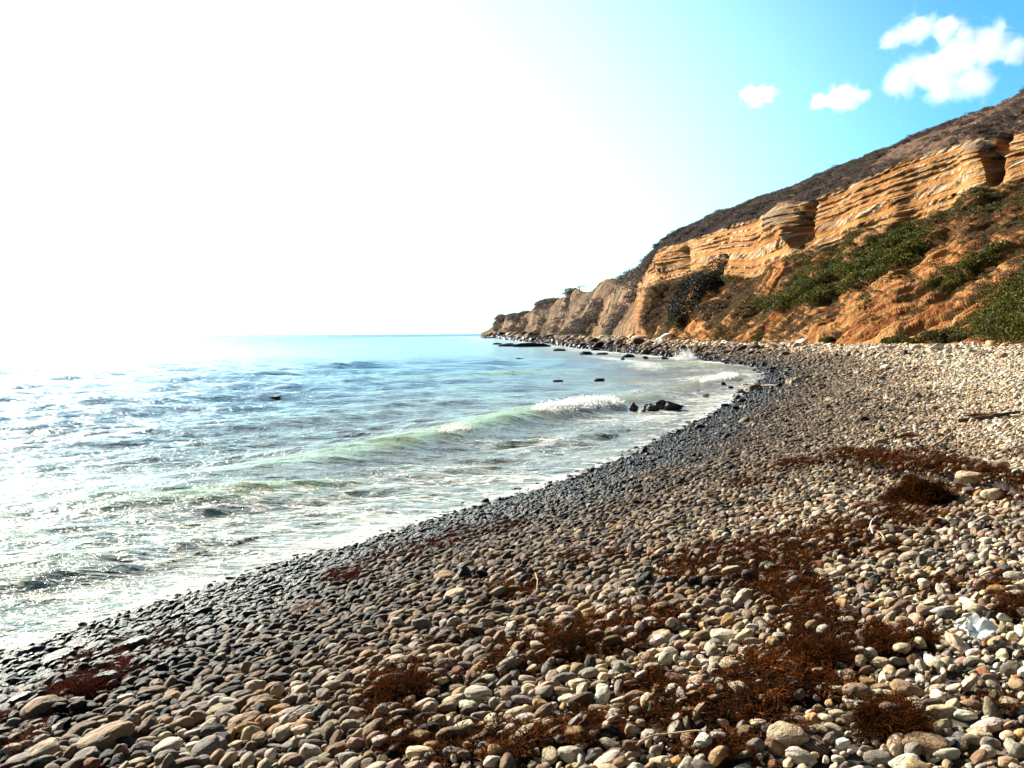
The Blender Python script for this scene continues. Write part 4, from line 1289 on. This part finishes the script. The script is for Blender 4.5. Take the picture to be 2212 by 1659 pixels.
def weed_clump(u, v, wpx, hpx, mat, label, seed, n_=1500, group='seaweed clumps standing out on the stones', st_w=.0022, L=.14):
    """a heap of strands over a dome"""
    x, y, z_ = ray_ground(u, v + hpx * .4, ground)
    D = math.hypot(x, y)
    a_ = wpx / F * D * .5; h = hpx / F * D * .55
    r = np.random.default_rng(seed)
    V, Fc = [], []
    for _ in range(n_):
        th = r.uniform(0, 6.283); rr_ = math.sqrt(r.random())
        hh_ = h * (1 - rr_ ** 2) * r.uniform(.45, 1.0) * (1 + .4 * float(fbm2(np.array([math.cos(th) * rr_ * 2.0]), np.array([math.sin(th) * rr_ * 2.0]), 2, seed)[0]))
        p = np.array([math.cos(th) * rr_ * a_, math.sin(th) * rr_ * a_ * .9, hh_ - .01])
        ea = th + r.normal(0, 1.0); el = r.normal(.02, .40)
        d = np.array([math.cos(ea) * math.cos(el), math.sin(ea) * math.cos(el), math.sin(el)])
        base = len(V); seg = 4; ll = L * r.uniform(.4, 1.2) / seg * (D / 6) ** .5
        for s_i in range(seg + 1):
            side = np.cross(d, [0, 0, 1.0]); side /= np.linalg.norm(side) + 1e-6
            side = side * math.cos(s_i + th) + np.array([0, 0, 1.]) * math.sin(s_i + th) * .7
            ww = st_w * (D / 6) ** .6 * (1 - .6 * s_i / seg)
            V.append(p + side * ww); V.append(p - side * ww)
            if s_i < seg:
                k_ = base + s_i * 2; Fc.append((k_, k_ + 1, k_ + 3, k_ + 2))
            p = p + d * ll; d = d + r.normal(0, .60, 3) + np.array([0, 0, -.16]); d /= np.linalg.norm(d)
    o = make_obj("seaweed_clump", V, Fc, mat, smooth=False)
    o.location = (x, y, z_)
    return tag(o, label, 'seaweed clump', group)


weed_clump(1990, 1050, 125, 95, MAT_WEED, "tall red-brown seaweed mound with a black hollow, beside the pale stones", 1, 9000)
weed_clump(2030, 1000, 40, 26, MAT_WEED, "small dark seaweed clump just behind the tall mound", 2, 1500)
weed_clump(1925, 1572, 105, 50, MAT_WEED, "bushy brown seaweed tuft on pale stones near the bottom right", 3, 2600, L=.2)
weed_clump(1905, 1395, 80, 42, MAT_WEED, "small dark seaweed clump among pale stones right of the long heap", 4, 1500)
weed_clump(755, 1247, 52, 20, MAT_WEED_RED, "dark red seaweed tuft on the wet stones by the middle water's edge", 5, 1200)
weed_clump(180, 1485, 80, 30, MAT_WEED_RED, "dark red seaweed tuft on the wet stones near the left border", 6, 1600)
weed_clump(663, 1320, 34, 18, MAT_WEED_ORANGE, "small bright orange seaweed tuft on the grey cobbles", 7, 900)
weed_clump(2190, 1312, 70, 50, MAT_WEED, "brown seaweed clump at the right border", 8, 1500)
weed_clump(900, 1592, 62, 42, MAT_WEED, "black matted seaweed ball near the bottom, left of the middle", 9, 2400, L=.08)
weed_clump(1770, 1400, 120, 60, MAT_WEED, "thickest part of the long brown seaweed heap", 10, 5000)
weed_clump(1262, 1385, 130, 44, MAT_WEED, "low brown seaweed heap in the middle of the near beach", 11, 4000)
weed_clump(870, 1480, 110, 48, MAT_WEED, "dark low seaweed heap among tan cobbles left of the middle", 12, 3000)

# ------------------------------------------------------------------ brush and shrubs on the slopes
def leaf_material(name, cols, transl=.2):
    m, t = new_mat(name)
    g = t.n('ShaderNodeNewGeometry')
    rn = t.attr('rnd', 'INSTANCER').outputs['Fac']
    n1 = t.noise(g.outputs['Position'], .55, 3)
    f = t.math('ADD', t.math('MULTIPLY', g.outputs['Random Per Island'], .45), t.math('ADD', t.math('MULTIPLY', n1, .6), t.math('MULTIPLY', rn, .25)))
    c = t.mix(t.ramp(f, .25, 1.0), cols[0], cols[1])
    bs = t.n('ShaderNodeBsdfPrincipled', {'Base Color': c, 'Roughness': .7, 'Specular IOR Level': .25})
    tr = t.n('ShaderNodeBsdfTranslucent', {'Color': c})
    ms = t.n('ShaderNodeMixShader', {0: transl, 1: bs.outputs[0], 2: tr.outputs[0]})
    t.n('ShaderNodeOutputMaterial', {'Surface': ms.outputs[0]})
    return m


MAT_SAGE = leaf_material("grey_sage", ((.055, .046, .042), (.21, .165, .145)))
MAT_BRUSH_GREEN = leaf_material("green_brush", ((.035, .035, .008), (.16, .14, .035)))
MAT_BRUSH_TAN = leaf_material("dry_brush", ((.09, .055, .03), (.26, .17, .09)))
MAT_SHRUB = leaf_material("shrub_leaves", ((.016, .022, .003), (.21, .20, .024)), .25)
MAT_SHRUB_DARK = leaf_material("dark_shrub_leaves", ((.008, .011, .008), (.035, .038, .022)), .15)
MAT_TWIG = wood_material("shrub_wood", (.05, .035, .025), (.12, .09, .06))


def leaves(cen, nrm, size, r, jit=.7):
    """leaf sprays: one small bent quad per centre"""
    n = len(cen)
    d1 = r.normal(size=(n, 3)); d1 = d1 + nrm * jit * r.normal(.6, .5, (n, 1)); d1 /= np.linalg.norm(d1, axis=1, keepdims=True)
    d2 = np.cross(d1, r.normal(size=(n, 3))); d2 /= np.linalg.norm(d2, axis=1, keepdims=True)
    s = np.asarray(size)[:, None] * r.uniform(.6, 1.3, (n, 1))
    V = np.stack([cen - d1 * s, cen + d2 * s * .5, cen + d1 * s, cen - d2 * s * .5], 1).reshape(-1, 3)
    return V, np.arange(4 * n).reshape(-1, 4)


def bush_shape(seed, mat, n=260, lsize=.10):
    r = np.random.default_rng(seed)
    th = r.uniform(0, 6.283, n); cz = r.random(n) ** .8
    rad_ = np.sqrt(1 - cz ** 2) * r.uniform(.72, 1.05, n) * (1 + .25 * np.sin(3 * th + seed))
    cen = np.stack([np.cos(th) * rad_, np.sin(th) * rad_, cz * r.uniform(.6, 1.1, n) * .8], 1)
    V, Fc = leaves(cen, cen / (np.linalg.norm(cen, axis=1, keepdims=True) + 1e-6), np.full(n, lsize), r)
    return make_obj("brush_shape", V, Fc, mat, smooth=False, link=False)


C_SAGE = hidden_collection("sage_shapes", [bush_shape(i, MAT_SAGE) for i in range(5)])
C_GREEN = hidden_collection("green_brush_shapes", [bush_shape(20 + i, MAT_BRUSH_GREEN) for i in range(4)])
C_TAN = hidden_collection("dry_brush_shapes", [bush_shape(40 + i, MAT_BRUSH_TAN) for i in range(4)])


def on_cliff(n, t0, t1, u0, u1, r):
    """random spots, even over the real area of the slope"""
    rows = np.where((CT[:, 0] >= t0) & (CT[:, 0] <= t1))[0]; cols = np.where((ug >= u0) & (ug <= u1))[0]
    sub = P2[rows[0]:rows[-1] + 1, cols[0]:cols[-1] + 1]
    a1 = np.linalg.norm(np.gradient(sub, axis=0), axis=-1); a2 = np.linalg.norm(np.gradient(sub, axis=1), axis=-1)
    w_ = (a1 * a2).ravel(); w_ = w_ / w_.sum()
    k_ = r.choice(len(w_), n, p=w_)
    ri = rows[0] + k_ // sub.shape[1]; cj = cols[0] + k_ % sub.shape[1]
    jit = np.stack([r.normal(0, .12, n), r.normal(0, .12, n), np.zeros(n)], 1)
    return P2[ri, cj] + jit, cliff_n[ri, cj], ri, cj


def brush(name, n, t0, t1, u0, u1, smin, smax, coll, nshape, label, seed, maskfn=None, flat=.75):
    r = np.random.default_rng(seed)
    p, nn, ri, cj = on_cliff(n, t0, t1, u0, u1, r)
    if maskfn is not None:
        ok = r.random(n) < maskfn(p, ri, cj)
        p, nn, ri, cj = p[ok], nn[ok], ri[ok], cj[ok]
    n = len(p)
    s_ = (smin + (smax - smin) * r.random(n) ** 2.2) * np.clip(p[:, 1] / 130, .8, 2.2)
    rot = np.stack([r.normal(0, .2, n), r.normal(0, .2, n), r.uniform(0, 6.28, n)], 1)
    scatter(name, p - np.array([0, 0, .1]), rot, np.stack([s_, s_, s_ * flat * r.uniform(.7, 1.1, n)], 1), r.integers(0, nshape, n), coll, {'rnd': (r.random(n), 'F')}, label, "brush")
    print(name, n)


def patchy(freq, seed, lo, hi):
    return lambda p, ri, cj: sstep(lo, hi, fbm3(p[:, 0] * freq, p[:, 1] * freq, p[:, 2] * freq, 4, seed))


brush("sagebrush", 24000, 2.0, 3.12, 1395, 2400, .22, .78, C_SAGE, 5, "grey-brown sage scrub covering the upper slope to the skyline", 1, patchy(.13, 4, -.40, .08))
def mid_mask(p, ri, cj):
    f = sstep(-.12, .22, fbm3(p[:, 0] * .16, p[:, 1] * .16, p[:, 2] * .16, 4, 66))
    ff2 = td[ri, cj]
    return f * sstep(9, 22, ff2) * .75 + .05
brush("green_brush", 11000, .16, 1.0, 1500, 2500, .38, 1.30, C_GREEN, 4, "olive green brush patched over the lower slope", 2, mid_mask)
brush("dry_brush", 14000, .02, 1.0, 1400, 2500, .28, .95, C_TAN, 4, "dry tan and brown brush dotted over the lower slope", 3, patchy(.13, 5, -.25, .3))
brush("headland_brush", 4200, .1, 3.05, 1075, 1400, .6, 1.7, C_SAGE, 5, "dark brush in the gullies and along the top of the far headland", 4, patchy(.045, 9, -.05, .25))


def shrub(outline, label, seed, mat=None, n=9000, h=1.6, lsize=.16, group='big green shrubs on the lower slope', lobes=None):
    n = int(n * 1.7); lsize *= .74
    """a spreading shrub over the part of the slope seen inside the outline: stems from the root, a crown of leaf sprays in uneven clumps"""
    mat = mat or MAT_SHRUB
    r = np.random.default_rng(seed)
    O = np.array(outline, float)
    cu, cv = O.mean(0)
    root = bpy.data.objects.new("shrub", None); scene.collection.objects.link(root)
    # clump centres inside the outline
    cl = []
    tries = 0
    lo, hi_ = O.min(0), O.max(0)
    def inside(u, v):
        c_ = False
        for (x1, y1), (x2, y2) in zip(O, np.roll(O, -1, 0)):
            if (y1 > v) != (y2 > v) and u < (x2 - x1) * (v - y1) / (y2 - y1 + 1e-9) + x1:
                c_ = not c_
        return c_
    nl = lobes or 46
    while len(cl) < nl and tries < 4000:
        tries += 1
        u = r.uniform(lo[0], hi_[0]); v = r.uniform(lo[1], hi_[1])
        if not inside(u, v):
            continue
        p, nn, rr_, kk = cliff_px(u, v)
        cl.append((p, nn))
    base = np.mean([c_[0] for c_ in cl], 0)
    root.location = base
    C_, Nn, Sz = [], [], []
    per = n // len(cl)
    for (p, nn) in cl:
        R_ = h * r.uniform(.55, 1.15)
        th = r.uniform(0, 6.283, per); cz = r.uniform(-.25, 1, per)
        rad_ = np.sqrt(np.clip(1 - cz ** 2, 0, 1)) * r.uniform(.7, 1.05, per)
        q_ = np.stack([np.cos(th) * rad_, np.sin(th) * rad_, cz * r.uniform(.75, 1.05, per)], 1)
        cen = (p - base) + q_ * R_ * np.array([1.1, 1.1, .8]) + nn * .2
        C_.append(cen); Nn.append(q_ / (np.linalg.norm(q_, axis=1, keepdims=True) + 1e-6)); Sz.append(np.full(per, lsize * R_ / h))
    C_ = np.concatenate(C_); Nn = np.concatenate(Nn); Sz = np.concatenate(Sz)
    V, Fc = leaves(C_, Nn, Sz, r)
    make_obj("crown", V, Fc, mat, smooth=False, parent=root)
    VV, FF = [], []
    for (p, nn) in cl[:14]:
        e = (p - base) + np.array([0, 0, h * .4]); s0 = np.array([0, 0, -.2])
        for s_i in range(5):
            f0, f1 = s_i / 5, (s_i + 1) / 5
            a_ = s0 + (e - s0) * f0; b2 = s0 + (e - s0) * f1; w0 = .07 * (1 - f0 * .8)
            k_ = len(VV)
            for (c_, ww) in ((a_, w0), (b2, w0 * .84)):
                VV += [c_ + np.array([ww, 0, 0]), c_ + np.array([-ww * .5, ww * .8, 0]), c_ + np.array([-ww * .5, -ww * .8, 0])]
            FF += [(k_, k_ + 1, k_ + 4, k_ + 3), (k_ + 1, k_ + 2, k_ + 5, k_ + 4), (k_ + 2, k_, k_ + 3, k_ + 5)]
    make_obj("trunk", VV, FF, MAT_TWIG, parent=root)
    tag(root, label, 'shrub', group)
    return root


shrub([(1832, 600), (1880, 555), (1930, 512), (1985, 500), (2022, 512), (1995, 545), (1950, 590), (1890, 615), (1840, 618)], "large dark green shrub high on the slope below the layered rock", 11, n=15000, h=1.7, lsize=.20, lobes=70)
shrub([(1625, 665), (1690, 620), (1760, 590), (1820, 560), (1860, 552), (1830, 585), (1770, 625), (1700, 670), (1650, 690)], "long olive shrub mat on the slope left of the large dark green one", 12, n=13000, h=1.2, lsize=.17, lobes=80)
shrub([(1700, 655), (1760, 625), (1830, 605), (1880, 615), (1830, 640), (1760, 665), (1710, 675)], "olive shrub patch just under the long mat, over the bare orange run", 13, n=7000, h=1.0, lsize=.16, lobes=44)
shrub([(1460, 660), (1475, 625), (1510, 598), (1550, 580), (1590, 585), (1585, 605), (1545, 625), (1510, 650), (1490, 690), (1462, 712)], "near-black shrub thicket below the bluff's nose", 14, MAT_SHRUB_DARK, n=13000, h=1.9, lsize=.25, lobes=60)
shrub([(1495, 690), (1520, 668), (1560, 655), (1580, 665), (1545, 690), (1505, 706)], "small brown-green shrub under the near-black thicket", 15, MAT_BRUSH_TAN, n=5000, h=1.2, lsize=.2, lobes=26)
shrub([(1452, 705), (1468, 680), (1480, 690), (1472, 716)], "narrow dark green shrub at the foot of the near-black thicket", 16, n=2600, h=1.1, lsize=.2, lobes=14)
shrub([(2098, 735), (2120, 700), (2160, 660), (2212, 618), (2290, 590), (2290, 745), (2150, 748)], "huge dense green bush at the right border at the foot of the slope", 17, n=26000, h=2.0, lsize=.16, lobes=110)
shrub([(1905, 748), (1930, 738), (1965, 737), (1985, 748), (1940, 752)], "low dark shrub at the slope foot left of the pale boulders", 18, n=3500, h=.6, lsize=.12, lobes=20)
shrub([(1770, 745), (1785, 737), (1800, 740), (1800, 748)], "small round green shrub at the foot of the bare orange run", 19, n=1600, h=.6, lsize=.11, lobes=8)
shrub([(1626, 740), (1636, 731), (1648, 734), (1644, 744)], "little green shrub at the slope foot in the middle of the bay", 20, n=1400, h=.7, lsize=.12, lobes=7)
shrub([(1980, 640), (2040, 600), (2110, 560), (2170, 540), (2180, 560), (2100, 610), (2030, 650), (1990, 660)], "broad patchy olive shrub above the huge bush", 21, n=8000, h=.9, lsize=.15, lobes=50)
shrub([(1990, 742), (2040, 728), (2085, 722), (2090, 740), (2040, 750)], "low grey-green shrub between the pale boulders and the huge bush", 22, MAT_BRUSH_GREEN, n=4000, h=.8, lsize=.12, lobes=24)

shrub([(1728, 455), (1740, 462), (1748, 500), (1746, 530), (1736, 520), (1732, 485)], "dark scrub filling the cleft right of the grey rock knuckle", 23, MAT_SHRUB_DARK, n=2600, h=.75, lsize=.13, lobes=16, group='scrub in the clefts of the cliff')
shrub([(2112, 318), (2130, 322), (2150, 350), (2158, 392), (2146, 398), (2138, 360), (2120, 334)], "dark scrub filling the upper cleft near the right border", 24, MAT_SHRUB_DARK, n=2600, h=.75, lsize=.13, lobes=16, group='scrub in the clefts of the cliff')

# ------------------------------------------------------------------ splash of spray where a wave meets the far stones
spm, t = new_mat("spray")
bs = t.n('ShaderNodeBsdfPrincipled', {'Base Color': (.9, .9, .9, 1), 'Roughness': .6})
tr = t.n('ShaderNodeBsdfTranslucent', {'Color': (.9, .9, .9, 1)})
t.n('ShaderNodeOutputMaterial', {'Surface': t.n('ShaderNodeMixShader', {0: .5, 1: bs.outputs[0], 2: tr.outputs[0]}).outputs[0]})
x, y = sea_px(1484, 778)
r = np.random.default_rng(4)
n = 5000
th = r.uniform(0, 6.283, n); hh_ = r.random(n) ** 1.5
spread_ = (.25 + .75 * (1 - hh_)) * np.sqrt(r.random(n))
jet = r.integers(0, 7, n); jx = np.array([-.75, -.45, -.2, .05, .3, .55, .8]); jh = np.array([.45, .8, 1.1, .75, 1.2, .7, .35])
cen = np.stack([jx[jet] + r.normal(0, .16, n) + hh_ * (jx[jet] * .4 - .2), r.normal(0, .3, n), hh_ * jh[jet] * (1 + r.normal(0, .15, n))], 1)
V, Fc = leaves(cen, cen * 0 + np.array([0, 0, 1.]), np.full(n, .035), r)
sp = make_obj("spray", V, Fc, spm, smooth=False); sp.location = (x, y, 0)
tag(sp, "burst of white spray where a wave hits the far stones", "splash", kind='stuff')

# flecks of froth tumbling along the breaking part of the wave
fsel = np.where(((brk * np.exp(-((xw - .2) / .6) ** 2)) > .45).ravel())[0]
r = np.random.default_rng(12)
wgt = (rowsp.ravel()[fsel] ** 1.0) * np.abs(SY.ravel()[fsel]); wgt = np.abs(wgt) / np.abs(wgt).sum()
pk = r.choice(fsel, 9000, p=wgt)
cen = np.stack([SX.ravel()[pk] + r.normal(0, .06, 9000), SY.ravel()[pk] + r.normal(0, .08, 9000), z.ravel()[pk] + np.abs(r.normal(0, .07, 9000))], 1)
V, Fc = leaves(cen, np.tile([0., 0., 1.], (9000, 1)), np.full(9000, .028) * np.clip(cen[:, 1] / 30, .8, 1.6), r)
fo_ = make_obj("foam", V, Fc, spm, smooth=False)
tag(fo_, "white froth tumbling down the breaking crest of the green wave", "foam", kind='stuff')

# ------------------------------------------------------------------ clouds
def cloud(u, v, wpx, hpx, label, seed, lobes, dens=1.0, Y=2600.):
    rr_ = ray(u, v)
    c0 = np.array([rr_.x * Y, Y, H + rr_.z * Y])
    Wm = wpx / F * Y * .5; Hm = hpx / F * Y * .5
    m, t = new_mat("cloud_vapour")
    tc = t.n('ShaderNodeTexCoord')
    p = tc.outputs['Object']                       # object scaled so that the lobes live in -1..1
    fld = None
    for (lx, lz, lr) in lobes:
        vm = t.n('ShaderNodeVectorMath', {0: p, 1: (lx * Wm, 0.0, lz * Hm)}, operation='SUBTRACT').outputs[0]
        sc = t.n('ShaderNodeVectorMath', {0: vm, 1: (1 / (lr * Wm), 1 / (lr * Wm), 1 / (lr * Hm * 1.5))}, operation='MULTIPLY').outputs[0]
        ln = t.n('ShaderNodeVectorMath', {0: sc}, operation='LENGTH').outputs['Value']
        g_ = t.ramp(ln, 1.10, .1)
        fld = g_ if fld is None else t.math('MAXIMUM', fld, g_)
    nz = t.noise(p, 3.6 / Wm, 6, .66, .6)
    dn = t.ramp(t.math('ADD', fld, t.math('MULTIPLY', t.math('SUBTRACT', nz, .5), 2.4)), .32, 1.15)
    vol = t.n('ShaderNodeVolumePrincipled', {'Color': (1, 1, 1, 1), 'Density': t.math('MULTIPLY', dn, dens * 5.0 / Wm), 'Anisotropy': 0.0})
    t.n('ShaderNodeOutputMaterial', {'Volume': vol.outputs[0]})
    v_, f_ = ICO[3]
    o = make_obj("cloud", v_ * np.array([Wm * 1.35, Wm * 1.1, Hm * 1.5]), f_, m)
    o.location = c0
    return tag(o, label, 'cloud', 'small white clouds above the cliff')


cloud(1638, 205, 110, 56, "smallest round white cloud, leftmost of the four", 1, [(-.25, 0, .7), (.35, .05, .65), (0, -.1, .8)])
cloud(1812, 213, 140, 68, "low white cloud with flat base just above the ridge", 2, [(-.55, -.2, .5), (.1, .15, .75), (.6, .1, .5), (.25, -.2, .6)])
cloud(2056, 138, 320, 190, "biggest white cloud above the right end of the ridge", 3, [(-.65, -.35, .38), (-.25, -.15, .5), (.15, .2, .55), (.5, .45, .5), (.8, .3, .35), (.3, -.4, .45), (-.1, -.45, .4)], .8)
cloud(1995, 68, 210, 95, "ragged white cloud over the biggest one", 4, [(-.6, -.35, .42), (-.1, .15, .6), (.45, .1, .55), (.8, -.1, .3)], .7)
